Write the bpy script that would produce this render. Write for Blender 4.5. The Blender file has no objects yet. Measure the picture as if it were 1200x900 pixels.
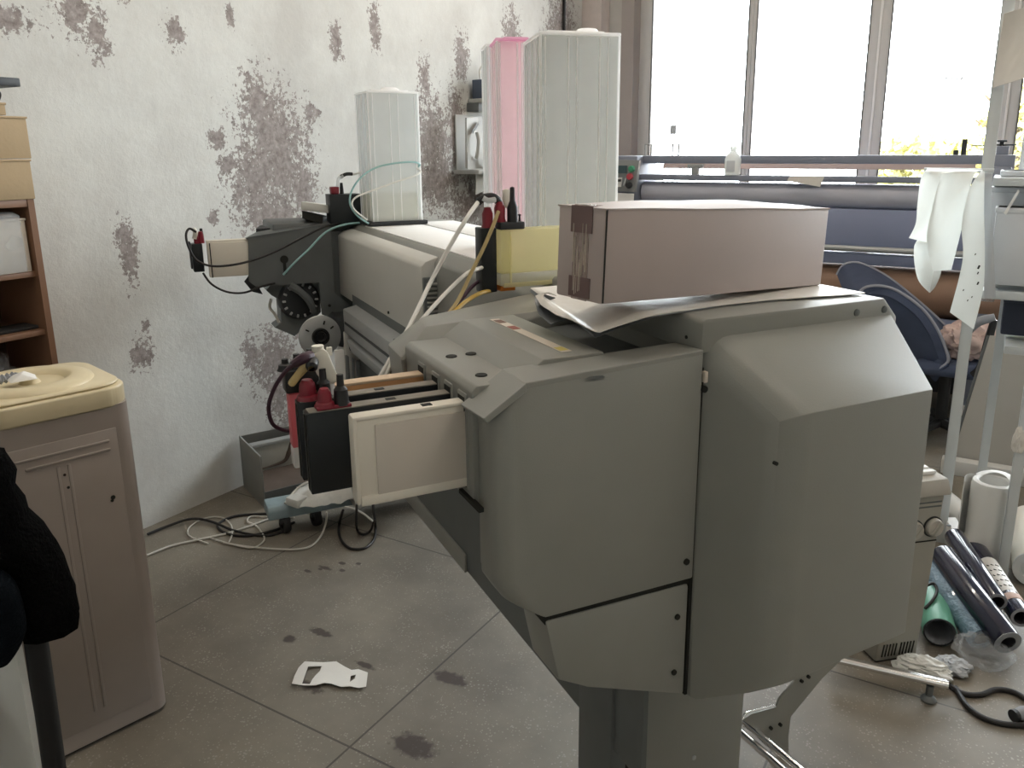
import bpy, bmesh, math, random
from mathutils import Vector, Matrix, noise
random.seed(7)
PI = math.pi
SC = bpy.context.scene
COL = SC.collection

# ------------------------------------------------------------------ camera model
FOC, PCX, PCY, PITCH, ROLL, CAMH = 935.0, 621.0, 407.0, 0.2396, -0.005, 1.55
cp, sp = math.cos(PITCH), math.sin(PITCH)
_w = Vector((0, cp, -sp)); _r = Vector((1, 0, 0)); _u = Vector((0, sp, cp))
_c, _s = math.cos(ROLL), math.sin(ROLL)
CR = _c*_r + _s*_u; CU = -_s*_r + _c*_u; CF = _w
CAM = Vector((0, 0, CAMH))
def ray(x, y): return CF + CR*((x-PCX)/FOC) - CU*((y-PCY)/FOC)

class Frame:
    """horizontal frame: first axis a, second axis b, z up; angle = rotation about z"""
    def __init__(s, ang):
        s.ang = ang
        s.a = Vector((math.cos(ang), math.sin(ang), 0)); s.b = Vector((-math.sin(ang), math.cos(ang), 0))
    def world(s, v): return s.a*v[0] + s.b*v[1] + Vector((0, 0, v[2]))
    def local(s, P): return Vector((P.dot(s.a), P.dot(s.b), P.z))
    def B(s, x, y, b):
        d = ray(x, y); t = (b - CAM.dot(s.b))/d.dot(s.b); return s.local(CAM + d*t)
    def A(s, x, y, a):
        d = ray(x, y); t = (a - CAM.dot(s.a))/d.dot(s.a); return s.local(CAM + d*t)
    def Z(s, x, y, z):
        d = ray(x, y); t = (z - CAMH)/d.z; return s.local(CAM + d*t)
PF = Frame(0.456)      # printer: (across, along, up)
RF = Frame(-0.53)      # room: (along the window wall, along the left wall, up)

# ------------------------------------------------------------------ materials
def new_mat(name):
    m = bpy.data.materials.new(name); m.use_nodes = True
    nt = m.node_tree; nt.nodes.clear()
    out = nt.nodes.new('ShaderNodeOutputMaterial')
    return m, nt, out
def srgb(h):
    h = h.lstrip('#'); v = [int(h[i:i+2], 16)/255 for i in (0, 2, 4)]
    return tuple((c/12.92 if c <= .04045 else ((c+.055)/1.055)**2.4) for c in v) + (1,)
def pbr(name, col, rough=.5, metal=0, var=.08, scale=14, bump=0, bscale=60, spec=.5, trans=0, alpha=1, sheen=0, ior=1.45, coat=0):
    m, nt, out = new_mat(name)
    col = srgb(col) if isinstance(col, str) else tuple(col)+((1,) if len(col) == 3 else ())
    b = nt.nodes.new('ShaderNodeBsdfPrincipled')
    b.inputs['Roughness'].default_value = rough; b.inputs['Metallic'].default_value = metal
    b.inputs['Specular IOR Level'].default_value = spec; b.inputs['IOR'].default_value = ior
    b.inputs['Transmission Weight'].default_value = trans; b.inputs['Alpha'].default_value = alpha
    b.inputs['Coat Weight'].default_value = coat
    if sheen: b.inputs['Sheen Weight'].default_value = sheen
    tc = nt.nodes.new('ShaderNodeTexCoord')
    n = nt.nodes.new('ShaderNodeTexNoise'); n.inputs['Scale'].default_value = scale; n.inputs['Detail'].default_value = 4
    nt.links.new(tc.outputs['Object'], n.inputs['Vector'])
    mx = nt.nodes.new('ShaderNodeMix'); mx.data_type = 'RGBA'
    mx.inputs[6].default_value = tuple(c*(1-var) for c in col[:3])+(1,)
    mx.inputs[7].default_value = tuple(min(1, c*(1+var)) for c in col[:3])+(1,)
    nt.links.new(n.outputs['Fac'], mx.inputs[0]); nt.links.new(mx.outputs[2], b.inputs['Base Color'])
    if bump:
        n2 = nt.nodes.new('ShaderNodeTexNoise'); n2.inputs['Scale'].default_value = bscale; n2.inputs['Detail'].default_value = 3
        nt.links.new(tc.outputs['Object'], n2.inputs['Vector'])
        bp = nt.nodes.new('ShaderNodeBump'); bp.inputs['Strength'].default_value = bump; bp.inputs['Distance'].default_value = .01
        nt.links.new(n2.outputs['Fac'], bp.inputs['Height']); nt.links.new(bp.outputs['Normal'], b.inputs['Normal'])
    nt.links.new(b.outputs[0], out.inputs[0])
    return m
def milky(name, col, clear=.45, rough=.25):
    """cloudy see-through plastic"""
    m, nt, out = new_mat(name); col = srgb(col)
    tr = nt.nodes.new('ShaderNodeBsdfTransparent'); tr.inputs[0].default_value = tuple(.5+.5*c for c in col[:3])+(1,)
    p = nt.nodes.new('ShaderNodeBsdfPrincipled'); p.inputs['Base Color'].default_value = col; p.inputs['Roughness'].default_value = rough
    tl = nt.nodes.new('ShaderNodeBsdfTranslucent'); tl.inputs[0].default_value = col
    m1 = nt.nodes.new('ShaderNodeMixShader'); m1.inputs[0].default_value = .5
    nt.links.new(p.outputs[0], m1.inputs[1]); nt.links.new(tl.outputs[0], m1.inputs[2])
    tc = nt.nodes.new('ShaderNodeTexCoord'); n = nt.nodes.new('ShaderNodeTexNoise'); n.inputs['Scale'].default_value = 9
    nt.links.new(tc.outputs['Object'], n.inputs['Vector'])
    mr = nt.nodes.new('ShaderNodeMapRange'); mr.inputs[3].default_value = max(0, clear-.08); mr.inputs[4].default_value = min(1, clear+.08)
    nt.links.new(n.outputs['Fac'], mr.inputs[0])
    m2 = nt.nodes.new('ShaderNodeMixShader')
    nt.links.new(mr.outputs[0], m2.inputs[0]); nt.links.new(m1.outputs[0], m2.inputs[1]); nt.links.new(tr.outputs[0], m2.inputs[2])
    nt.links.new(m2.outputs[0], out.inputs[0]); return m
def glass_mat():
    m, nt, out = new_mat('window_glass')
    tr = nt.nodes.new('ShaderNodeBsdfTransparent'); tr.inputs[0].default_value = (.97, .98, .98, 1)
    gl = nt.nodes.new('ShaderNodeBsdfGlossy'); gl.inputs['Roughness'].default_value = .02
    mx = nt.nodes.new('ShaderNodeMixShader'); fr = nt.nodes.new('ShaderNodeFresnel'); fr.inputs[0].default_value = 1.35
    nt.links.new(fr.outputs[0], mx.inputs[0]); nt.links.new(tr.outputs[0], mx.inputs[1]); nt.links.new(gl.outputs[0], mx.inputs[2])
    nt.links.new(mx.outputs[0], out.inputs[0]); return m

M = {}
M['shell'] = pbr('grey_plastic_shell', (.255, .256, .235), .40, var=.05, bump=.05, bscale=400)
M['shell_lt'] = pbr('light_grey_sheet', (.56, .555, .52), .45, var=.04, bump=.03, bscale=300)
M['topwhite'] = pbr('white_laminate_and_sheen', (.82, .81, .79), .45, var=.05)
M['steel'] = pbr('dark_steel_plate', (.13, .14, .14), .5, .2, var=.12)
M['dsteel'] = pbr('black_steel', (.03, .032, .035), .5, .2, var=.2)
M['alu'] = pbr('brushed_aluminium', (.40, .41, .41), .42, .35, var=.08, scale=30)
M['chrome'] = pbr('polished_tube', (.8, .8, .8), .18, 1, var=.03)
M['black'] = pbr('black_plastic', (.012, .012, .013), .45, var=.2)
M['rubber'] = pbr('black_rubber', (.018, .017, .017), .75, var=.2)
M['cartblack'] = pbr('black_cartridge_plastic', (.010, .013, .015), .38, var=.15)
M['carttop'] = pbr('dusty_black_plastic', (.22, .20, .17), .6, var=.25, scale=40)
M['cream'] = pbr('cream_cartridge_plastic', (.70, .66, .58), .5, var=.04)
M['cream_pan'] = pbr('cream_paper_label', (.58, .53, .47), .65, var=.04)
M['hole'] = pbr('screw_recess', (.015, .015, .012), .8)
M['label'] = pbr('white_sticker', (.62, .55, .47), .5, var=.03)
M['stk_red'] = pbr('sticker_red', (.30, .08, .06), .5)
M['stk_brown'] = pbr('sticker_brown', (.16, .09, .07), .5)
M['stk_yel'] = pbr('sticker_yellow', (.55, .45, .12), .5)
M['red'] = pbr('dark_red_cap', (.20, .012, .025), .35, var=.1)
M['pink'] = milky('pink_ink_plastic', '#ee8f98', .16)
M['amberp'] = pbr('amber_plastic', (.55, .29, .13), .35, var=.1)
M['beigerail'] = pbr('beige_orange_rail', (.62, .47, .33), .5)
M['amber'] = milky('amber_cartridge_plastic', '#d98a3a', .12)
M['yellowpl'] = milky('yellow_cartridge_plastic', '#f7f2cc', .34)
M['clear'] = milky('cloudy_clear_plastic', '#e6e7e5', .40)
M['clearw'] = milky('frosted_clear_plastic', '#f3f5f5', .22)
M['tankpink'] = milky('pink_stained_plastic', '#fbeef0', .36)
M['magenta'] = milky('magenta_stained_plastic', '#eec4da', .35)
M['rib'] = milky('moulded_rib_plastic', '#ffffff', .04)
M['residue'] = milky('pale_residue', '#f0eed6', .10)
M['carton'] = pbr('brown_cardboard', (.44, .375, .355), .55, var=.05, scale=8, bump=.02, bscale=60)
M['carton2'] = pbr('tan_cardboard', (.36, .265, .155), .8, var=.05, scale=8, bump=.05, bscale=90)
M['tape'] = pbr('clear_tape', (.33, .26, .24), .10, var=.35, scale=90, bump=.9, bscale=70, coat=.6)
M['tape2'] = pbr('brown_tape', (.17, .115, .11), .25, var=.1)
M['mailer'] = pbr('white_poly_mailer', (.72, .69, .64), .4, var=.06, bump=.25, bscale=18)
M['mailer_in'] = pbr('grey_mailer_lining', (.16, .17, .18), .35, var=.1)
M['tubew'] = pbr('white_tube', (.75, .74, .70), .35)
M['tubey'] = pbr('yellowed_tube', (.62, .42, .10), .35)
M['tubea'] = milky('clear_tube', '#d8c79a', .2)
M['tubeg'] = pbr('teal_tube', (.30, .50, .50), .3)
M['cordb'] = pbr('black_cord', (.014, .012, .012), .5)
M['cordp'] = pbr('purple_cord', (.05, .02, .035), .45)
M['cordw'] = pbr('grey_white_cord', (.55, .53, .48), .5)
M['valve'] = pbr('ivory_valve_plastic', (.72, .70, .62), .4)
M['bluefoot'] = pbr('blue_grey_paint', (.26, .34, .37), .5, var=.25, scale=20)
M['bin'] = pbr('grey_sheet_metal', (.25, .25, .23), .5, .2, var=.12)
M['offwhite'] = pbr('offwhite_enamel', (.42, .42, .40), .5, var=.06)
M['binl'] = pbr('scuffed_light_sheet', (.45, .44, .40), .5, .1, var=.2, scale=10)
M['rust'] = pbr('brown_grime', (.10, .075, .06), .8, var=.3, scale=18)
M['bag'] = pbr('white_plastic_bag', (.72, .72, .69), .28, var=.06, bump=.5, bscale=22)
M['paper'] = pbr('white_paper', (.74, .71, .66), .8, var=.05, bump=.15, bscale=40)
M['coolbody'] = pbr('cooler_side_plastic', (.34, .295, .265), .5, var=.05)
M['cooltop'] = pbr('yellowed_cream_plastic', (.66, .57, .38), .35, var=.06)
M['wood'] = pbr('brown_laminate', (.20, .105, .06), .5, var=.18, scale=6)
M['woodin'] = pbr('dark_brown_laminate', (.12, .06, .04), .55, var=.18, scale=6)
M['whitebox'] = pbr('white_carton', (.62, .56, .48), .7, var=.04)
M['clearbag'] = milky('thin_clear_bag', '#f2f4f6', .76, .12)
M['coat'] = pbr('black_pile_fabric', (.004, .004, .004), .95, var=.3, bump=.8, bscale=160, spec=.05)
M['navy'] = pbr('navy_cloth', (.004, .006, .009), .9, var=.3, bump=.4, bscale=200, spec=.1)
M['chairwhite'] = pbr('white_chair_plastic', (.74, .75, .73), .45, var=.05)
M['frame'] = pbr('white_window_frame', (.60, .59, .57), .5, var=.03)
M['jamb'] = pbr('grey_jamb_plaster', (.42, .38, .36), .85, var=.06)
M['gasket'] = pbr('grey_gasket', (.14, .14, .14), .7)
M['glass'] = glass_mat()
M['lam'] = pbr('hazed_blue_grey_enamel', (.23, .25, .31), .5, .1, var=.06)  # paint lightened so its colour carries the window haze
M['lamroll'] = pbr('hazed_dark_silicone', (.22, .25, .37), .42, var=.08, scale=5)  # machine panels and rails, colour raised to imitate haze
M['lampanel'] = pbr('grey_control_panel', (.30, .31, .31), .5)
M['brownroll'] = pbr('brown_kraft_roll', (.30, .185, .125), .6, var=.06)
M['kraft'] = pbr('beige_board', (.50, .36, .28), .7)
M['green'] = pbr('green_button', (.05, .30, .16), .4)
M['redb'] = pbr('red_button', (.50, .06, .08), .4)
M['screen'] = pbr('dark_display', (.05, .09, .10), .2)
M['lamgrey'] = pbr('hazed_grey_silicone', (.44, .45, .52), .4, var=.05)  # roller grey raised to paint in the haze before the window
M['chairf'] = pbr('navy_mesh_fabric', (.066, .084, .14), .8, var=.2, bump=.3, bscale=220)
M['chairp'] = pbr('grey_chair_piping', (.30, .31, .36), .6)
M['rackp'] = pbr('white_enamelled_rack', (.58, .61, .62), .45, var=.04)
M['film'] = milky('white_vinyl_film', '#f6f8f6', .03, .45)
M['filmg'] = pbr('grey_vinyl_film', (.46, .48, .51), .5, var=.04)
M['greyfab'] = pbr('pale_grey_plastic', (.62, .64, .67), .5, var=.05)
M['darkblue'] = pbr('dark_blue_box', (.028, .034, .055), .6, var=.1)
M['appl'] = pbr('greyed_cream_enamel', (.33, .32, .28), .5, var=.07)
M['appl_l'] = pbr('worn_cream_enamel', (.42, .40, .36), .5, var=.12)
M['nroll'] = pbr('navy_gloss_film', (.012, .013, .034), .20, var=.2, coat=.6)
M['core'] = pbr('grey_card_core', (.26, .27, .29), .7)
M['corei'] = pbr('dark_core_inside', (.03, .03, .035), .8)
M['greenroll'] = pbr('green_vinyl', (.14, .38, .27), .35, var=.06)
M['bluewrap'] = pbr('blue_shrink_wrap', (.24, .35, .46), .10, var=.45, scale=40, bump=1.0, bscale=75, coat=.8)
M['whiteroll'] = pbr('white_media_roll', (.66, .66, .64), .6, var=.03)
M['skinpink'] = pbr('pink_cloth', (.62, .47, .42), .8, var=.2, scale=10, bump=.5, bscale=20)
M['skirt'] = pbr('beige_board_panel', (.40, .385, .35), .7, var=.06, scale=5)
M['bark'] = pbr('tree_bark', (.12, .09, .06), .9)
M['leaf'] = pbr('yellow_green_leaf', (.42, .40, .16), .7, var=.4, scale=3)
M['bluecart'] = pbr('blue_grey_cartridge', (.07, .09, .13), .5)
M['blackprint'] = pbr('black_print_mark', (.02, .02, .02), .7)

# wall plaster with peeled patches: each patch has its own place and size on the wall (along, up)
def wall_mat():
    m, nt, out = new_mat('peeling_plaster'); L = nt.links
    def nd(t, **k):
        n = nt.nodes.new(t)
        for a, v in k.items(): setattr(n, a, v)
        return n
    geo = nd('ShaderNodeTexCoord'); sep = nd('ShaderNodeSeparateXYZ'); L.new(geo.outputs['Object'], sep.inputs[0])
    cmb = nd('ShaderNodeCombineXYZ'); L.new(sep.outputs['Y'], cmb.inputs[0]); L.new(sep.outputs['Z'], cmb.inputs[1])
    P = [(2.75, 1.60, .24, .26), (2.78, 1.50, .20, .22), (2.62, 1.42, .18, .20), (2.70, 1.26, .22, .13), (2.90, 1.38, .12, .15), (2.66, 1.76, .10, .17), (1.94, 1.16, .045, .13), (1.93, 1.24, .04, .06), (1.95, .75, .055, .075), (1.85, 2.07, .085, .11), (1.93, 1.99, .05, .10),
         (2.265, 2.03, .05, .07), (3.98, 1.62, .22, .26), (4.0, 1.40, .28, .22), (4.22, 1.70, .10, .28), (2.64, .56, .17, .17), (2.66, .40, .10, .2), (2.5, .62, .06, .1), (4.30, 2.12, .08, .16), (3.2, 2.10, .05, .10),
         (4.55, 1.20, .5, .22), (2.55, 2.13, .02, .06), (2.42, 1.61, .05, .05), (2.47, 1.50, .07, .05), (3.92, 1.95, .06, .16), (1.60, 2.0, .10, .05), (5.6, 2.35, .25, .4), (5.9, 1.7, .3, .5), (3.5, 2.2, .05, .14), (3.42, 1.62, .04, .05),
         (3.62, 1.15, .2, .16), (4.9, 2.3, .12, .2), (2.05, 2.16, .03, .06), (3.0, 1.74, .06, .05), (2.36, 1.28, .03, .035), (1.98, .86, .02, .03)]
    last = None
    for (a, b, ra, rb) in P:
        v = nd('ShaderNodeVectorMath', operation='SUBTRACT'); L.new(cmb.outputs[0], v.inputs[0]); v.inputs[1].default_value = (a, b, 0)
        s = nd('ShaderNodeVectorMath', operation='MULTIPLY'); L.new(v.outputs[0], s.inputs[0]); s.inputs[1].default_value = (1/ra, 1/rb, 0)
        l = nd('ShaderNodeVectorMath', operation='LENGTH'); L.new(s.outputs[0], l.inputs[0])
        if last is None: last = l.outputs['Value']
        else:
            mn = nd('ShaderNodeMath', operation='MINIMUM'); L.new(last, mn.inputs[0]); L.new(l.outputs['Value'], mn.inputs[1]); last = mn.outputs[0]
    n1 = nd('ShaderNodeTexNoise'); n1.inputs['Scale'].default_value = 17; n1.inputs['Detail'].default_value = 8; n1.inputs['Roughness'].default_value = .74
    L.new(geo.outputs['Object'], n1.inputs['Vector'])
    n5 = nd('ShaderNodeTexNoise'); n5.inputs['Scale'].default_value = 55; n5.inputs['Detail'].default_value = 5; n5.inputs['Roughness'].default_value = .7; L.new(geo.outputs['Object'], n5.inputs['Vector'])
    k5 = nd('ShaderNodeMath', operation='MULTIPLY_ADD'); L.new(n5.outputs['Fac'], k5.inputs[0]); k5.inputs[1].default_value = 3.2; k5.inputs[2].default_value = -1.6
    k = nd('ShaderNodeMath', operation='MULTIPLY_ADD'); L.new(n1.outputs['Fac'], k.inputs[0]); k.inputs[1].default_value = 3.7; k.inputs[2].default_value = -1.85
    ad = nd('ShaderNodeMath', operation='ADD'); L.new(last, ad.inputs[0]); L.new(k.outputs[0], ad.inputs[1])
    ad5 = nd('ShaderNodeMath', operation='ADD'); L.new(ad.outputs[0], ad5.inputs[0]); L.new(k5.outputs[0], ad5.inputs[1])
    mr = nd('ShaderNodeMapRange'); mr.inputs[1].default_value = .89; mr.inputs[2].default_value = .76; L.new(ad5.outputs[0], mr.inputs[0])
    # plaster colour
    n2 = nd('ShaderNodeTexNoise'); n2.inputs['Scale'].default_value = 2.2; n2.inputs['Detail'].default_value = 7; n2.inputs['Roughness'].default_value = .62; L.new(geo.outputs['Object'], n2.inputs['Vector'])
    r2 = nd('ShaderNodeValToRGB'); e = r2.color_ramp.elements
    e[0].position = .36; e[0].color = (.55, .545, .52, 1); e[1].position = .62; e[1].color = (.665, .67, .645, 1)
    L.new(n2.outputs['Fac'], r2.inputs[0])
    n3 = nd('ShaderNodeTexNoise'); n3.inputs['Scale'].default_value = 30; n3.inputs['Detail'].default_value = 6; n3.inputs['Roughness'].default_value = .7; L.new(geo.outputs['Object'], n3.inputs['Vector'])
    r3 = nd('ShaderNodeValToRGB'); e = r3.color_ramp.elements
    e[0].position = .33; e[0].color = (.19, .165, .155, 1); e[1].position = .70; e[1].color = (.43, .385, .37, 1)
    L.new(n3.outputs['Fac'], r3.inputs[0])
    mx = nd('ShaderNodeMix', data_type='RGBA'); L.new(mr.outputs[0], mx.inputs[0]); L.new(r2.outputs[0], mx.inputs[6]); L.new(r3.outputs[0], mx.inputs[7])
    b = nd('ShaderNodeBsdfPrincipled'); b.inputs['Roughness'].default_value = .9; b.inputs['Specular IOR Level'].default_value = .2
    L.new(mx.outputs[2], b.inputs['Base Color'])
    hs = nd('ShaderNodeMath', operation='MULTIPLY_ADD'); L.new(mr.outputs[0], hs.inputs[0]); hs.inputs[1].default_value = -.8; L.new(n3.outputs['Fac'], hs.inputs[2])
    bp = nd('ShaderNodeBump'); bp.inputs['Strength'].default_value = .35; bp.inputs['Distance'].default_value = .006
    L.new(hs.outputs[0], bp.inputs['Height']); L.new(bp.outputs[0], b.inputs['Normal']); L.new(b.outputs[0], out.inputs[0])
    return m
XJ = .614
def floor_mat():
    m, nt, out = new_mat('worn_terrazzo'); L = nt.links
    def nd(t, **k):
        n = nt.nodes.new(t)
        for a, v in k.items(): setattr(n, a, v)
        return n
    tc = nd('ShaderNodeTexCoord'); ob = tc.outputs['Object']
    n1 = nd('ShaderNodeTexNoise'); n1.inputs['Scale'].default_value = 1.6; n1.inputs['Detail'].default_value = 7; n1.inputs['Roughness'].default_value = .6; L.new(ob, n1.inputs['Vector'])
    r1 = nd('ShaderNodeValToRGB'); e = r1.color_ramp.elements
    e[0].position = .35; e[0].color = (.130, .113, .090, 1); e[1].position = .66; e[1].color = (.245, .218, .176, 1); L.new(n1.outputs['Fac'], r1.inputs[0])
    v = nd('ShaderNodeTexVoronoi'); v.inputs['Scale'].default_value = 95; L.new(ob, v.inputs['Vector'])
    n2 = nd('ShaderNodeTexNoise'); n2.inputs['Scale'].default_value = 9; L.new(ob, n2.inputs['Vector'])
    th = nd('ShaderNodeMapRange'); th.inputs[1].default_value = .40; th.inputs[2].default_value = .75; th.inputs[3].default_value = .13; th.inputs[4].default_value = .34; L.new(n2.outputs['Fac'], th.inputs[0])
    lt = nd('ShaderNodeMath', operation='LESS_THAN'); L.new(v.outputs['Distance'], lt.inputs[0]); L.new(th.outputs[0], lt.inputs[1])
    chip = nd('ShaderNodeMath', operation='MULTIPLY'); L.new(lt.outputs[0], chip.inputs[0]); chip.inputs[1].default_value = .30
    m1 = nd('ShaderNodeMix', data_type='RGBA'); L.new(chip.outputs[0], m1.inputs[0]); L.new(r1.outputs[0], m1.inputs[6]); m1.inputs[7].default_value = (.50, .48, .43, 1)
    # slab joints, about one metre apart
    sep = nd('ShaderNodeSeparateXYZ'); L.new(ob, sep.inputs[0]); last = None
    for ax, off in (('X', XJ), ('Y', .345)):
        a = nd('ShaderNodeMath', operation='SUBTRACT'); L.new(sep.outputs[ax], a.inputs[0]); a.inputs[1].default_value = off
        d = nd('ShaderNodeMath', operation='DIVIDE'); L.new(a.outputs[0], d.inputs[0]); d.inputs[1].default_value = .982
        f = nd('ShaderNodeMath', operation='FRACT'); L.new(d.outputs[0], f.inputs[0])
        c = nd('ShaderNodeMath', operation='LESS_THAN'); L.new(f.outputs[0], c.inputs[0]); c.inputs[1].default_value = .0065
        if last is None: last = c.outputs[0]
        else:
            q = nd('ShaderNodeMath', operation='MAXIMUM'); L.new(last, q.inputs[0]); L.new(c.outputs[0], q.inputs[1]); last = q.outputs[0]
    jf = nd('ShaderNodeMath', operation='MULTIPLY'); L.new(last, jf.inputs[0]); jf.inputs[1].default_value = .75
    m2 = nd('ShaderNodeMix', data_type='RGBA'); L.new(jf.outputs[0], m2.inputs[0]); L.new(m1.outputs[2], m2.inputs[6]); m2.inputs[7].default_value = (.035, .03, .025, 1)
    # dark stains and ink drips with their own shapes (along window, along wall, radius x, radius y)
    st = [(-2.06, 2.06, .018, .011), (-2.09, 2.00, .03, .012), (-2.10, 1.985, .012, .01), (-2.02, 2.02, .016, .01), (-2.0, 2.09, .012, .01), (-2.13, 1.95, .018, .010), (-1.80, 1.68, .05, .018), (-1.55, 1.62, .04, .012), (-1.86, 1.60, .025, .02), (-1.62, 1.46, .05, .02), (-1.2, 1.42, .07, .04), (-1.28, 1.7, .06, .03)]
    last = None
    for (a, b, ra, rb) in st:
        s = nd('ShaderNodeVectorMath', operation='SUBTRACT'); L.new(ob, s.inputs[0]); s.inputs[1].default_value = (a, b, 0)
        k = nd('ShaderNodeVectorMath', operation='MULTIPLY'); L.new(s.outputs[0], k.inputs[0]); k.inputs[1].default_value = (1/ra, 1/rb, 0)
        l = nd('ShaderNodeVectorMath', operation='LENGTH'); L.new(k.outputs[0], l.inputs[0])
        if last is None: last = l.outputs['Value']
        else:
            q = nd('ShaderNodeMath', operation='MINIMUM'); L.new(last, q.inputs[0]); L.new(l.outputs['Value'], q.inputs[1]); last = q.outputs[0]
    n4 = nd('ShaderNodeTexNoise'); n4.inputs['Scale'].default_value = 45; L.new(ob, n4.inputs['Vector'])
    ad = nd('ShaderNodeMath', operation='MULTIPLY_ADD'); L.new(n4.outputs['Fac'], ad.inputs[0]); ad.inputs[1].default_value = 1.2; L.new(last, ad.inputs[2])
    sm = nd('ShaderNodeMapRange'); sm.inputs[1].default_value = 1.7; sm.inputs[2].default_value = 1.3; sm.inputs[4].default_value = .8; L.new(ad.outputs[0], sm.inputs[0])
    m3 = nd('ShaderNodeMix', data_type='RGBA'); L.new(sm.outputs[0], m3.inputs[0]); L.new(m2.outputs[2], m3.inputs[6]); m3.inputs[7].default_value = (.03, .018, .016, 1)
    b = nd('ShaderNodeBsdfPrincipled'); b.inputs['Roughness'].default_value = .55; L.new(m3.outputs[2], b.inputs['Base Color'])
    bp = nd('ShaderNodeBump'); bp.inputs['Strength'].default_value = .08; L.new(n1.outputs['Fac'], bp.inputs['Height']); L.new(bp.outputs[0], b.inputs['Normal'])
    L.new(b.outputs[0], out.inputs[0]); return m
M['wall'] = wall_mat(); M['floor'] = floor_mat()
M['ceil'] = pbr('ceiling_paint', (.72, .71, .68), .9)
M['wall2'] = pbr('wall_paint', (.52, .51, .48), .9, bump=.1, bscale=40)
M['pilaster'] = pbr('pinkish_plaster', (.62, .55, .52), .9, var=.12, scale=20)

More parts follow.
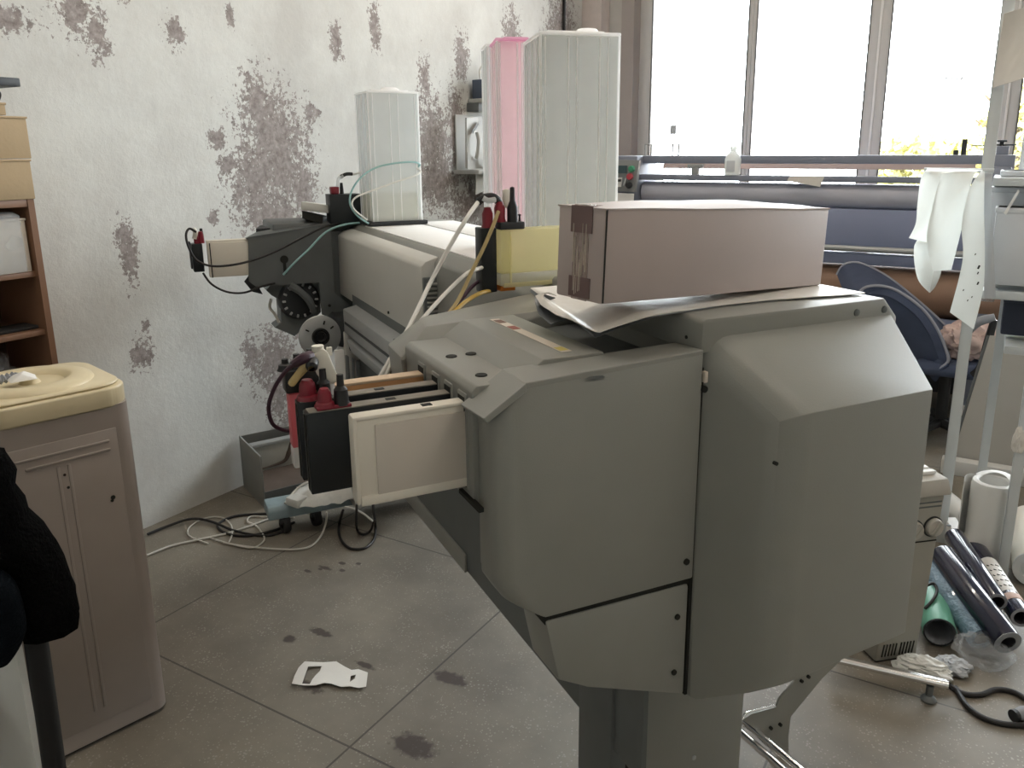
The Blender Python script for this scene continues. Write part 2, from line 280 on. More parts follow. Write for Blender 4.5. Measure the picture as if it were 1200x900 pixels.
# ------------------------------------------------------------------ mesh builder
class B:
    """collects geometry in frame coordinates"""
    def __init__(s): s.bm = bmesh.new()
    def merge(s, b2):
        me = bpy.data.meshes.new('tmp'); b2.to_mesh(me); b2.free(); s.bm.from_mesh(me); bpy.data.meshes.remove(me)
    def box(s, a, b, bev=0, seg=2, mat=None):
        b2 = bmesh.new(); bmesh.ops.create_cube(b2, size=1)
        c = [(a[i]+b[i])/2 for i in range(3)]; d = [abs(b[i]-a[i]) for i in range(3)]
        for v in b2.verts: v.co = Vector((v.co.x*d[0], v.co.y*d[1], v.co.z*d[2]))
        if bev: bmesh.ops.bevel(b2, geom=b2.edges[:], offset=min(bev, min(d)*.45), segments=seg, affect='EDGES', profile=.5)
        for v in b2.verts:
            v.co += Vector(c)
            if mat is not None: v.co = mat @ v.co
        s.merge(b2); return s
    def obox(s, c, size, rot=(0, 0, 0), bev=0, seg=2):
        from mathutils import Euler
        mt = Matrix.Translation(Vector(c)) @ Euler(rot).to_matrix().to_4x4()
        h = [k/2 for k in size]
        return s.box([-k for k in h], h, bev, seg, mt)
    def prism(s, poly, axis, a, b, bev=0, seg=2):
        """poly: 2-D points in the two other axes (in xyz order), extruded along axis from a to b"""
        b2 = bmesh.new(); lo, hi = [], []
        for (u, v) in poly:
            for t, arr in ((a, lo), (b, hi)):
                co = {0: (t, u, v), 1: (u, t, v), 2: (u, v, t)}[axis]; arr.append(b2.verts.new(co))
        n = len(poly)
        b2.faces.new(lo); b2.faces.new(hi[::-1])
        for i in range(n): b2.faces.new((lo[i], hi[i], hi[(i+1) % n], lo[(i+1) % n]))
        bmesh.ops.recalc_face_normals(b2, faces=b2.faces[:])
        if bev: bmesh.ops.bevel(b2, geom=b2.edges[:], offset=bev, segments=seg, affect='EDGES', profile=.5, clamp_overlap=True)
        s.merge(b2); return s
    def hull(s, pts, bev=0, seg=2, big=None, bigoff=.03):
        b2 = bmesh.new()
        for p in pts: b2.verts.new(p)
        r = bmesh.ops.convex_hull(b2, input=b2.verts[:])
        bmesh.ops.delete(b2, geom=[g for g in r['geom_interior'] if isinstance(g, bmesh.types.BMVert)], context='VERTS')
        bmesh.ops.dissolve_limit(b2, angle_limit=.03, verts=b2.verts[:], edges=b2.edges[:])
        bmesh.ops.recalc_face_normals(b2, faces=b2.faces[:])
        if big: bmesh.ops.bevel(b2, geom=[e for e in b2.edges if big((e.verts[0].co+e.verts[1].co)/2)], offset=bigoff, segments=6, affect='EDGES', profile=.5, clamp_overlap=True)
        if bev: bmesh.ops.bevel(b2, geom=[e for e in b2.edges if len(e.link_faces) == 2 and e.calc_face_angle(0) > .35], offset=bev, segments=seg, affect='EDGES', profile=.5, clamp_overlap=True)
        s.merge(b2); return s
    def cyl(s, p0, p1, r, r2=None, seg=24, caps=True):
        p0, p1 = Vector(p0), Vector(p1); d = p1-p0
        b2 = bmesh.new(); bmesh.ops.create_cone(b2, cap_ends=caps, segments=seg, radius1=r, radius2=r if r2 is None else r2, depth=d.length)
        q = d.to_track_quat('Z', 'Y').to_matrix().to_4x4()
        bmesh.ops.transform(b2, matrix=Matrix.Translation((p0+p1)/2) @ q, verts=b2.verts[:]); s.merge(b2); return s
    def lathe(s, prof, c, axis=(0, 0, 1), seg=28):
        """prof: (radius, height) pairs along axis from c"""
        q = Vector(axis).to_track_quat('Z', 'Y').to_matrix(); b2 = bmesh.new(); rings = []
        for (r, h) in prof:
            rings.append([b2.verts.new(Vector(c) + q @ Vector((max(r, 1e-4)*math.cos(2*PI*i/seg), max(r, 1e-4)*math.sin(2*PI*i/seg), h))) for i in range(seg)])
        for k in range(len(rings)-1):
            for i in range(seg): b2.faces.new((rings[k][i], rings[k][(i+1) % seg], rings[k+1][(i+1) % seg], rings[k+1][i]))
        bmesh.ops.remove_doubles(b2, verts=b2.verts[:], dist=1e-4*.5)
        bmesh.ops.recalc_face_normals(b2, faces=b2.faces[:]); s.merge(b2); return s
    def tubeof(s, pts, r, seg=10, smooth=6, caps=True):
        pts = [Vector(p) for p in pts]; rr = r if isinstance(r, (list, tuple)) else [r]*len(pts)
        if smooth and len(pts) > 2:
            P, Rr = [], []
            for i in range(len(pts)-1):
                p0 = pts[max(i-1, 0)]; p1 = pts[i]; p2 = pts[i+1]; p3 = pts[min(i+2, len(pts)-1)]
                for k in range(smooth):
                    t = k/smooth
                    P.append(.5*((2*p1) + (p2-p0)*t + (2*p0-5*p1+4*p2-p3)*t*t + (3*p1-p0-3*p2+p3)*t**3)); Rr.append(rr[i]+(rr[i+1]-rr[i])*t)
            P.append(pts[-1]); Rr.append(rr[-1]); pts, rr = P, Rr
        b2 = bmesh.new(); rings = []; up = None
        for i, p in enumerate(pts):
            d = (pts[min(i+1, len(pts)-1)] - pts[max(i-1, 0)]).normalized()
            if up is None:
                up = d.orthogonal().normalized()
            else:
                up = (up - d*up.dot(d)); up = up.normalized() if up.length > 1e-6 else d.orthogonal().normalized()
            sd = d.cross(up)
            rings.append([b2.verts.new(p + (up*math.cos(2*PI*k/seg) + sd*math.sin(2*PI*k/seg))*rr[i]) for k in range(seg)])
        for i in range(len(rings)-1):
            for k in range(seg): b2.faces.new((rings[i][k], rings[i][(k+1) % seg], rings[i+1][(k+1) % seg], rings[i+1][k]))
        if caps: b2.faces.new(rings[0][::-1]); b2.faces.new(rings[-1])
        bmesh.ops.recalc_face_normals(b2, faces=b2.faces[:]); s.merge(b2); return s
    def sheet(s, fn, nu, nv, th=.001):
        """a thin solid sheet: fn(u,v) gives its points"""
        b2 = bmesh.new(); g = [[b2.verts.new(fn(i/nu, j/nv)) for j in range(nv+1)] for i in range(nu+1)]
        for i in range(nu):
            for j in range(nv): b2.faces.new((g[i][j], g[i+1][j], g[i+1][j+1], g[i][j+1]))
        b2.normal_update(); h = [[b2.verts.new(v.co - v.normal*th) for v in r] for r in g]
        for i in range(nu):
            for j in range(nv): b2.faces.new((h[i][j], h[i][j+1], h[i+1][j+1], h[i+1][j]))
        for i in range(nu):
            b2.faces.new((g[i][0], h[i][0], h[i+1][0], g[i+1][0])); b2.faces.new((g[i+1][nv], h[i+1][nv], h[i][nv], g[i][nv]))
        for j in range(nv):
            b2.faces.new((g[0][j+1], h[0][j+1], h[0][j], g[0][j])); b2.faces.new((g[nu][j], h[nu][j], h[nu][j+1], g[nu][j+1]))
        bmesh.ops.recalc_face_normals(b2, faces=b2.faces[:]); s.merge(b2); return s
    def face(s, pts, th):
        """a flat polygon plate of thickness th (offset along its normal)"""
        b2 = bmesh.new(); f = b2.faces.new([b2.verts.new(p) for p in pts]); f.normal_update(); n = f.normal*th
        r = bmesh.ops.extrude_face_region(b2, geom=[f]); bmesh.ops.translate(b2, vec=n, verts=[v for v in r['geom'] if isinstance(v, bmesh.types.BMVert)])
        bmesh.ops.recalc_face_normals(b2, faces=b2.faces[:]); s.merge(b2); return s

def link(name, b, mat, frame, org, parent=None, loc=None, sharp=35):
    me = bpy.data.meshes.new(name)
    bmesh.ops.translate(b.bm, vec=-Vector(org), verts=b.bm.verts[:])
    b.bm.to_mesh(me); b.bm.free()
    for p in me.polygons: p.use_smooth = True
    me.set_sharp_from_angle(angle=math.radians(sharp))
    for mm in (mat if isinstance(mat, (list, tuple)) else [mat]): me.materials.append(M[mm])
    o = bpy.data.objects.new(name, me); COL.objects.link(o)
    if parent is not None: o.parent = parent
    else:
        o.location = frame.world(org); o.rotation_euler = (0, 0, frame.ang)
    return o
def tag(o, label, cat, group=None):
    o['label'] = label; o['category'] = cat
    if group: o['group'] = group
    return o
class Thing:
    def __init__(s, name, label, cat, frame, org, group=None):
        s.f = frame; s.org = Vector(org)
        s.o = bpy.data.objects.new(name, None); COL.objects.link(s.o); s.o.empty_display_size = .1
        s.o.location = frame.world(org); s.o.rotation_euler = (0, 0, frame.ang); tag(s.o, label, cat, group)
    def part(s, name, b, mat, parent=None, label=None, sharp=35):
        o = link(name, b, mat, s.f, s.org, parent or s.o, sharp=sharp)
        if label: o['label'] = label
        return o
def solo(name, b, mat, frame, org, label, cat, group=None, sharp=35):
    return tag(link(name, b, mat, frame, org, sharp=sharp), label, cat, group)
def struct(name, b, mat, frame=RF, org=(0, 0, 0)):
    o = link(name, b, mat, frame, org); o['kind'] = 'structure'; return o
def nz(p, s=1.0): return noise.noise(Vector(p)*s)
# ================================================================== SETTING (room frame: l along window wall, w along left wall)
LW, WW, RW, BW, HC = -3.0, 6.1, 4.4, -2.6, 4.1
struct('floor', B().box((LW-.2, BW-.2, -.1), (RW+.2, WW+.3, 0)), 'floor')
struct('ceiling', B().box((LW-.2, BW-.2, HC), (RW+.2, WW+.3, HC+.1)), 'ceil')
struct('wall_left', B().box((LW-.2, BW-.2, 0), (LW, WW+.3, HC)), 'wall')
struct('wall_right', B().box((RW, BW-.2, 0), (RW+.2, WW+.3, HC)), 'wall2')
struct('wall_rear', B().box((LW, BW-.2, 0), (RW, BW, HC)), 'wall2')
WL, WR, WB, WT = -2.70, 4.1, .82, 3.9      # window opening
wb = B(); wb.box((LW, WW, 0), (RW, WW+.3, WB)); wb.box((LW, WW, WT), (RW, WW+.3, HC)); wb.box((LW, WW, WB), (WL, WW+.3, WT)); wb.box((WR, WW, WB), (RW, WW+.3, WT))
struct('wall_front', wb, 'wall2')
struct('trim_1', B().box((LW, WW-.16, 0), (LW+.17, WW, HC), .01), 'pilaster')
struct('trim_2', B().box((WL-.03, WW-.004, WB), (WL+.075, WW+.30, WT)), 'jamb')
struct('trim_3', B().box((WL, WW-.06, WB-.03), (WR, WW+.24, WB), .006), 'frame')
# window_1 .. : white frames with one pane each
mull = [WL+.075, -1.735, -.86, -.05, .9, 1.8, 2.7, 3.6, WR]
for i in range(len(mull)-1):
    a, b = mull[i], mull[i+1]
    f = B(); y0, y1 = WW+.12, WW+.20; t = .055
    wl_ = .10 if i == 0 else (.028 if i == 1 else .065); wr_ = .028 if i == 0 else .065
    f.box((a, y0, WB), (a+wl_, y1, WT), .006); f.box((b-wr_, y0, WB), (b, y1, WT), .006)
    f.box((a+wl_, y0, WB), (b-wr_, y1, WB+.07), .006); f.box((a+wl_, y0, WT-.07), (b-wr_, y1, WT), .006)
    o = struct('window_%d' % (i+1), f, 'frame')
    g = B(); g.box((a+wl_-.005, y0+.034, WB+.06), (b-wr_+.005, y0+.040, WT-.06)); link('window_pane', g, 'glass', RF, (0, 0, 0), o)
    gk = B()
    for xx in (a+wl_, b-wr_-.008): gk.box((xx, y0-.004, WB+.07), (xx+.008, y0+.012, WT-.07))
    link('gasket', gk, 'gasket', RF, (0, 0, 0), o)
    if i in (1, 2):
        st = B(); st.box((b-.008, y0-.012, WB), (b+.008, y0+.01, WT), .003); link('mullion_strip', st, 'topwhite', RF, (0, 0, 0), o)
# small marks stuck on the glass
for (x, y, wd, h, nm) in ((789, 152, .05, .07, 'sticker'),):
    p = RF.B(x, y, WW+.15); solo('window_sticker', B().box((p[0]-wd/2, WW+.146, p[2]-h/2), (p[0]+wd/2, WW+.150, p[2]+h/2)), 'rackp', RF, (p[0], WW+.15, p[2]), 'small pale square sticker on the window glass above the machine', 'sticker')
mk = B()
for k in range(5):
    p = RF.B(1103+6*k, 92, WW+.15); mk.obox((p[0], WW+.149, p[2]), (.022, .004, .013), bev=.002)
solo('glass_marking', mk, 'rackp', RF, RF.B(1115, 92, WW+.15), 'row of five tiny grey dashes on the window glass', 'marking')
# cable running down the corner of the left wall
solo('wall_cable', B().tubeof([(LW+.012, 5.62, 4.08), (LW+.012, 5.63, 2.7), (LW+.012, 5.625, 2.30)], .012), 'cordb', RF, (LW, 5.62, 2.3), 'thin dark cable hanging down the left wall by the window corner', 'cable')

# ground and trees outside
struct('ground_outside', B().box((-20, WW+2, -1.2), (30, WW+45, -1.0)), 'kraft')
def tree(x, y, h, r, seed, label):
    T = Thing('tree', label, 'tree', RF, (x, y, -1.0), 'trees outside the window')
    rnd = random.Random(seed)
    tb = B().tubeof([(x, y, -1.0), (x+.1, y, h*.3-1), (x, y+.1, h*.8-1)], [.16, .12, .05])
    for k in range(5):
        a = rnd.random()*2*PI; tb.tubeof([(x, y, h*(.3+.08*k)-1), (x+math.cos(a)*r*.4, y+math.sin(a)*r*.4, h*(.45+.08*k)-1), (x+math.cos(a)*r*.75, y+math.sin(a)*r*.75, h*(.5+.09*k)-1)], [.06, .04, .015])
    T.part('trunk', tb, 'bark')
    cb = bmesh.new()
    for k in range(2600):
        a = rnd.random()*2*PI; cz = rnd.uniform(-1, 1); q = rnd.random()**.5
        lump = .75+.45*noise.noise(Vector((math.cos(a)*1.6, math.sin(a)*1.6, cz*2+seed)))
        p = Vector((x+math.cos(a)*r*q*lump*math.sqrt(1-cz*cz*.8), y+math.sin(a)*r*q*lump*math.sqrt(1-cz*cz*.8), h*.62-1+cz*h*.38*lump))
        u = Vector((rnd.uniform(-1, 1), rnd.uniform(-1, 1), rnd.uniform(-1, 1))).normalized(); w = u.orthogonal(); s = rnd.uniform(.05, .11)
        cb.faces.new([cb.verts.new(p+u*s), cb.verts.new(p+w*s*.6), cb.verts.new(p-u*s), cb.verts.new(p-w*s*.6)])
    bb = B(); bb.bm.free(); bb.bm = cb; T.part('foliage', bb, 'leaf')
tx = [RF.B(x, 150, w_)[0] for x, w_ in ((1078, 16.0), (1122, 19.5), (1215, 15.0))]
tree(tx[0], 16.0, 2.85, 1.0, 1, 'small bushy yellow-green tree outside the third window, left of its neighbour')
tree(tx[1], 19.5, 3.0, .8, 2, 'rounded yellow-green tree outside, just left of the metal rack post')
tree(tx[2], 15.0, 3.9, 1.4, 3, 'tallest yellow-green tree outside, right of the metal rack post')
# ================================================================== PRINTER (frame: q across, p along, z up)
PR = Thing('large_format_printer', 'long grey large format printer standing across the room on metal legs', 'printer', PF, (1.0, 2.2, 0))
PE, PC = .96, .84          # near end face, and the face of the bulging side cover
# main housing behind / under everything
hb = B()
hb.prism([(.80, .975), (.80, 1.228), (.838, 1.26), (1.26, 1.26), (1.30, 1.22), (1.30, .86), (1.16, .80), (.9, .80), (.86, .975)], 1, 1.44, 3.46, .008)
hb.prism([(.80, 1.20), (.80, .84), (1.19, .84), (1.19, 1.255), (.80, 1.255)], 1, PE+.03, 1.46, .006)
PR.part('housing', hb, 'shell')
# top plate whitened to stand for a bright reflection, with dark groove and rear strip
PR.part('top_plate', B().box((.842, 1.6, 1.258), (1.068, 3.24, 1.2635), .002), 'topwhite')
PR.part('groove', B().box((1.068, 1.6, 1.255), (1.078, 3.3, 1.2612)), 'hole')
PR.part('rear_strip', B().box((1.080, 1.6, 1.256), (1.25, 3.3, 1.2635), .002), 'topwhite')
# front cover of the beam, with a vent on its end
fc = B(); fc.prism([(.752, .968), (.757, 1.218), (.772, 1.232), (.815, 1.246), (.815, .968)], 1, 2.285, 3.46, .006); PR.part('front_cover', fc, 'shell_lt')
vt = B(); vt.box((.76, 2.268, .985), (.845, 2.286, 1.185), .003); v = PR.part('vent', vt, 'steel')
gr = B()
for k in range(13): gr.obox((.800, 2.266, 1.0+.0138*k), (.066, .010, .0055), (.5, 0, 0), .001)
PR.part('grille', gr, 'shell', v)
PR.part('screw', B().cyl((.744, 2.62, 1.02), (.748, 2.62, 1.02), .005, seg=12), 'hole'); 
# metal feed plates under the beam
rb = B(); rb.prism([(.70, .86), (.70, .955), (.76, .968), (.86, .968), (.86, .86)], 1, 1.5, 3.10, .004); PR.part('feed_plate', rb, 'alu')
PR.part('feed_groove', B().box((.6985, 1.5, .898), (.702, 3.08, .908)), 'dsteel'); PR.part('end_filler', B().box((.70, 3.36, .86), (.81, 3.50, 1.235), .004), 'steel')
rb = B(); rb.prism([(.71, .79), (.692, .842), (.72, .85), (.86, .85), (.86, .79)], 1, 1.5, 3.04, .004); PR.part('feed_plate', rb, 'alu')
PR.part('feed_gap', B().box((.725, 1.5, .845), (.85, 3.06, .864)), 'dsteel')
PR.part('underside', B().box((.80, 1.5, .70), (1.2, 3.2, .80), .004), 'dsteel')

# --- near end: left cover (holds the ink bay) with its two raised rims
ec = B()
ec.hull([(q, p, z) for (q, z) in ((.418, .93), (.436, .90), (.495, .862), (.772, .858), (.772, 1.246), (.466, 1.232), (.418, 1.19)) for p in (PE, 1.028)], .004, 2, lambda m: m.x < .435 and abs(m.y-PE) < .001, .028)
c = PR.part('end_cover', ec, 'shell', sharp=25)
nr = B(); nr.hull([(.462, PE+.0005, 1.238), (.468, 1.047, 1.238), (.772, PE+.0005, 1.251), (.772, 1.032, 1.248), (.462, PE+.001, 1.20), (.468, 1.047, 1.20), (.772, PE+.001, 1.21), (.772, 1.032, 1.21)], .002)
nr.hull([(.464, PE-.001, 1.238), (.469, 1.047, 1.238), (.396, PE-.008, 1.199), (.396, 1.038, 1.195), (.403, PE-.007, 1.191), (.403, 1.038, 1.187), (.466, PE-.001, 1.226), (.469, 1.047, 1.22)], .0015); PR.part('rim', nr, 'shell', c, None, 20)
fr = B(); fr.hull([(.462, 1.375, 1.240), (.485, 1.465, 1.240), (.400, 1.335, 1.196), (.402, 1.43, 1.200), (.80, 1.415, 1.242), (.80, 1.60, 1.242), (.41, 1.34, 1.10), (.41, 1.43, 1.10), (.80, 1.42, 1.10), (.80, 1.6, 1.10)], .005); PR.part('rim', fr, 'shell', c, None, 20)
wl = B(); wl.prism([(1.02, .91), (1.02, 1.05), (1.05, 1.05), (1.05, .93)], 0, .425, .78, .006); PR.part('side_wall', wl, 'shell', c)
dk = B(); dk.box((.42, 1.02, 1.185), (.80, 1.45, 1.205)); PR.part('deck', dk, 'steel', c)
PR.part('notch', B().box((.404, .995, 1.040), (.412, 1.075, 1.047)), 'hole', c)
for (x, y) in ((825, 456), (804, 658)):
    p = PF.B(x, y, PE); PR.part('screw', B().cyl((p[0], PE-.003, p[2]), (p[0], PE+.002, p[2]), .0055, seg=14), 'hole', c)
PR.part('scuff', B().prism([(.558, 1.2315), (.566, 1.2345), (.588, 1.2335), (.592, 1.2310), (.575, 1.2290)], 1, PE-.0022, PE-.0005), 'steel', c)
# dark slit and the access panel under it
ap = B(); ap.prism([(.497, .853), (.768, .847), (.768, .632), (.575, .71), (.520, .742)], 1, PE+.004, 1.06, .006)
a = PR.part('access_panel', ap, 'shell')
PR.part('slit', B().box((.498, PE+.008, .845), (.772, 1.05, .864)), 'hole')
PR.part('slit', B().prism([(.7705, .63), (.7705, 1.22), (.778, 1.22), (.778, .63)], 1, PE+.006, 1.05), 'hole')
for (x, y) in ((795, 724), (791, 789)):
    p = PF.B(x, y, PE); PR.part('screw', B().cyl((p[0], PE+.001, p[2]), (p[0], PE+.006, p[2]), .005, seg=14), 'hole', a)
# --- ink bay block with four slots
bb = B()
bb.prism([(.410, 1.035), (.410, 1.214), (.418, 1.222), (.52, 1.222), (.52, 1.035)], 1, 1.028, 1.345, .003)
bay = PR.part('ink_bay', bb, 'shell')
SL = [1.063, 1.122, 1.180, 1.250]
for s in SL:
    PR.part('slot', B().box((.4075, s-.017, 1.055), (.412, s+.017, 1.206), .002), 'shell', bay)
    PR.part('slot_opening', B().box((.4065, s-.0125, 1.058), (.4085, s+.0125, 1.200)), 'hole', bay)
for (x, y) in ((552, 415), (564, 440), (529, 418)):
    p = PF.Z(x, y, 1.222); PR.part('hole', B().lathe([(0, .0015), (.0085, .0015), (.0095, .0005), (.0095, -.002)], (p[0], p[1], 1.2225), seg=20), 'hole', bay)
hp = B(); hp.prism([(.482, 1.218), (.528, 1.2485), (.632, 1.2485), (.652, 1.205), (.482, 1.205)], 1, 1.03, 1.36, .002)
hu = PR.part('bay_lid', hp, 'shell', None, None, 20)
def on_lid(u0, u1, v0, v1, zz): return B().box((u0, v0, 1.2488), (u1, v1, 1.2488+zz))
PR.part('label_strip', on_lid(.572, .590, 1.055, 1.335, .0006), 'label', hu, 'cream label strip')
PR.part('sticker', on_lid(.574, .588, 1.295, 1.322, .0011), 'stk_brown', hu); PR.part('sticker', on_lid(.574, .588, 1.235, 1.262, .0011), 'stk_red', hu)
PR.part('sticker', on_lid(.574, .588, 1.062, 1.085, .0011), 'stk_yel', hu)
# --- raised top block on the near end
tb = B(); tb.prism([(.772, 1.243), (.772, 1.292), (.778, 1.298), (1.17, 1.298), (1.205, 1.262), (1.205, 1.24)], 1, PE+.006, 1.47, .004)
t_ = PR.part('top_block', tb, 'shell')
for (x, y) in ((1007, 367), (1042, 363)):
    p = PF.B(x, y, PE); PR.part('rubber_bump', B().lathe([(0, .004), (.006, .003), (.007, 0)], (min(p[0], 1.17), PE+.007, min(p[2], 1.29)), (0, -1, 0), 14), 'steel', t_)
p = PF.B(810, 397, 1.0); PR.part('screw', B().cyl((.7705, 1.005, 1.262), (.774, 1.005, 1.262), .003, seg=10), 'hole', t_)
# --- bulging side cover
sc = B()
q0, q1 = .776, 1.205
sc.hull([(q0, PE+.012, 1.272), (q1-.015, PE+.012, 1.272), (.845, PC, 1.165), (1.152, PC, 1.167), (.845, PC, .70), (1.156, PC, .713), (q1, PE+.02, 1.25), (q1, PE+.02, .70),
         (q0, PE-.002, .63), (.783, PE-.012, .628), (q0, 1.02, .63), (q1, 1.02, .68), (q0, 1.02, 1.272), (q1-.015, 1.02, 1.272)], .009, 3,
        lambda m: (abs(m.x-.845) < .002 and abs(m.y-PC) < .002) or (abs(m.x-.8105) < .003 and abs(m.z-1.2185) < .003), .042)
s_ = PR.part('side_cover', sc, 'shell')
for (x, y) in ((909, 543),):
    p = PF.B(x, y, PC); PR.part('screw', B().cyl((p[0], PC-.003, p[2]), (p[0], PC+.004, p[2]), .003, seg=10), 'hole', s_)
p = PF.B(826, 440, PE); PR.part('latch', B().box((p[0]-.003, PE-.004, 1.198), (p[0]+.0035, PE+.004, 1.216), .001), 'label', None, 'small white latch tab')
# --- stand
st = B(); st.box((.752, 1.06, .378), (.762, 3.15, 1.0)); st.box((.56, 1.34, .86), (.80, 1.36, 1.06)); st.box((.60, 1.05, .98), (.80, 1.36, 1.04)); st.box((.752, 1.9, .378), (.80, 3.15, .384)); PR.part('stretcher', st, 'steel')
PR.part('flange', B().box((.744, 1.95, .374), (.752, 3.15, .43), .002), 'shell', None)
lg = B()
lg.box((.80, 1.15, .10), (1.08, 1.165, .87), .003); lg.box((.80, 1.165, .10), (.812, 1.29, .87)); lg.box((1.068, 1.165, .10), (1.08, 1.29, .87)); lg.box((.81, 1.275, .1), (1.07, 1.29, .87))
L1 = PR.part('leg', lg, 'shell')
PR.part('leg_side', B().box((.745, 1.158, .10), (.782, 1.29, .87), .003), 'steel', L1)
PR.part('seam', B().box((.782, 1.168, .10), (.80, 1.28, .87)), 'hole', L1)
p = PF.B(813, 888, 1.15); PR.part('screw', B().lathe([(0, .003), (.005, .002), (.006, 0)], (p[0], 1.15, p[2]), (0, -1, 0), 12), 'alu', L1)
lg = B(); lg.box((.70, 3.10, .10), (.95, 3.25, .86), .006); L2 = PR.part('leg', lg, 'shell_lt')
# near foot: bar across the floor with casters, far foot: painted blue-grey
ft = B(); ft.box((.75, 1.17, .065), (1.07, 1.27, .115), .008); F1 = PR.part('foot', ft, 'shell')
ft = B(); ft.prism([(3.205, .07), (3.205, .11), (3.22, .125), (3.32, .125), (3.335, .11), (3.335, .07)], 0, .365, 1.28, .006); F2 = PR.part('foot', ft, 'bluefoot', None, 'blue-grey painted foot bar')
def caster(q, p, par):
    w = B(); w.lathe([(.012, -.014), (.032, -.014), (.035, -.009), (.035, .009), (.032, .014), (.012, .014)], (q, p, .035), (1, .25, 0), 20)
    o = PR.part('caster', w, 'rubber', par); f = B(); f.cyl((q, p, .05), (q, p, .072), .012, seg=12); f.box((q-.022, p-.02, .045), (q+.022, p+.012, .068), .006)
    return PR.part('caster', f, 'dsteel', par)
for (q, p, par) in ((.43, 3.22, F2), (.56, 3.23, F2), (1.2, 3.27, F2), (.80, 1.22, F1), (1.02, 1.22, F1)): caster(q, p, par)
# gusset bracket behind the near leg
gs = B()
gp = [(868, 842), (879, 835), (908, 827), (912, 817), (930, 797), (932, 790), (922, 790), (932, 783), (960, 772), (985, 764), (984, 772), (962, 793), (925, 838), (922, 862), (922, 885), (880, 850)]
gpts = [PF.B(x, y, 1.335) for (x, y) in gp]
gs.face(gpts, -.006); g_ = PR.part('gusset', gs, 'shell')
ed = B(); ed.tubeof([PF.B(868, 846, 1.325), PF.B(872, 838, 1.325), PF.B(879, 834, 1.325), PF.B(908, 827, 1.325)], .003); PR.part('gusset_edge', ed, 'chrome', g_)
ed = B(); ed.tubeof([PF.B(933, 783, 1.325), PF.B(958, 774, 1.325)], .002, smooth=0); PR.part('gusset_edge', ed, 'chrome', g_)
for (x, y) in ((938, 797), (946, 792), (936, 789), (913, 848), (902, 852)):
    p = PF.B(x, y, 1.33); PR.part('screw', B().cyl((p[0], 1.322, p[2]), (p[0], 1.333, p[2]), .0045, seg=10), 'hole', g_)
# polished rail tube beside the near leg
a, b_ = PF.Z(864, 839, .09), PF.Z(945, 908, .09); tr = B(); tr.tubeof([a, b_], .011, 16, 0); tr.tubeof([a+Vector((-.022, 0, -.015)), b_+Vector((-.022, 0, -.015))], .010, 16, 0); PR.part('rail_tube', tr, 'chrome')

# --- far end: carriage plate, cover and roll holder
E3 = 3.33
pl = B()
px = [(291, 279), (303, 270), (386, 262), (386, 368), (407, 366), (407, 352), (391, 343), (390, 262)]
P3 = [PF.B(x, y, E3) for x, y in ((291, 278), (387, 262), (392, 343), (409, 356), (409, 374), (378, 369), (374, 331), (300, 336), (292, 330))]
pl.face(P3, .02); ep = PR.part('end_plate', pl, 'steel')
PR.part('top_flange', B().hull([PF.B(287, 279, E3), PF.B(387, 263, E3), PF.B(300, 272, E3+.10), PF.B(385, 256, E3+.10), PF.B(292, 282, E3)]), 'steel', ep)
p = PF.B(333, 304, E3); PR.part('key_hole', B().cyl((p[0], E3-.003, p[2]), (p[0], E3+.002, p[2]), .016, seg=18).box((p[0]-.006, E3-.0025, p[2]-.06), (p[0]+.006, E3+.001, p[2])), 'hole', ep)
for (x, y) in ((390, 367), (386, 358)):
    p = PF.B(x, y, E3); PR.part('screw', B().cyl((p[0], E3-.003, p[2]), (p[0], E3+.002, p[2]), .006, seg=12), 'hole', ep)
lc = B(); lc.hull([PF.B(353, 236, 3.36), PF.B(386, 241, 3.36), PF.B(353, 246, 3.36), PF.B(386, 250, 3.36), PF.B(355, 236, 3.62), PF.B(395, 240, 3.62), PF.B(355, 246, 3.62), PF.B(395, 250, 3.62)], .004); PR.part('end_lid', lc, 'shell_lt')
PR.part('lid_slot', B().hull([PF.B(354, 247, 3.37), PF.B(378, 254, 3.37), PF.B(354, 256, 3.37), PF.B(378, 262, 3.37), PF.B(356, 247, 3.55), PF.B(384, 253, 3.55), PF.B(356, 256, 3.55), PF.B(384, 262, 3.55)]), 'hole')
PR.part('end_box', B().box((.50, 3.38, 1.10), (.86, 3.66, 1.275), .01), 'steel')
PR.part('end_shelf', B().hull([PF.B(300, 268, 3.45), PF.B(350, 266, 3.45), PF.B(305, 264, 3.7), PF.B(352, 262, 3.7), PF.B(300, 275, 3.45), PF.B(350, 275, 3.45)]), 'dsteel')
# ragged mechanism under the plate
mech = B(); mp = [(318, 333), (374, 331), (376, 366), (352, 388), (345, 394), (332, 388), (322, 384), (330, 378), (328, 352), (318, 346), (312, 340)]
mech.face([PF.B(x, y, E3+.05) for x, y in mp], .10); mch = PR.part('feed_mechanism', mech, 'steel')
p = PF.B(352, 352, E3+.02); PR.part('gear', B().lathe([(0, .03), (.05, .03), (.075, .022), (.085, 0), (.085, -.04)], (p[0], E3+.05, p[2]), (0, -1, 0), 26), 'dsteel', mch)
gt = B()
for k in range(14):
    a = 2*PI*k/14; gt.obox((p[0]+.066*math.cos(a), E3+.018, p[2]+.066*math.sin(a)), (.014, .01, .008), (0, -a, 0), .002)
PR.part('gear_teeth', gt, 'alu', mch)
arm = B(); arm.tubeof([PF.B(340, 334, E3), PF.B(352, 342, E3-.01), PF.B(362, 352, E3-.01), PF.B(368, 366, E3)], [.018, .014, .016, .012]); PR.part('feed_arm', arm, 'steel', mch)
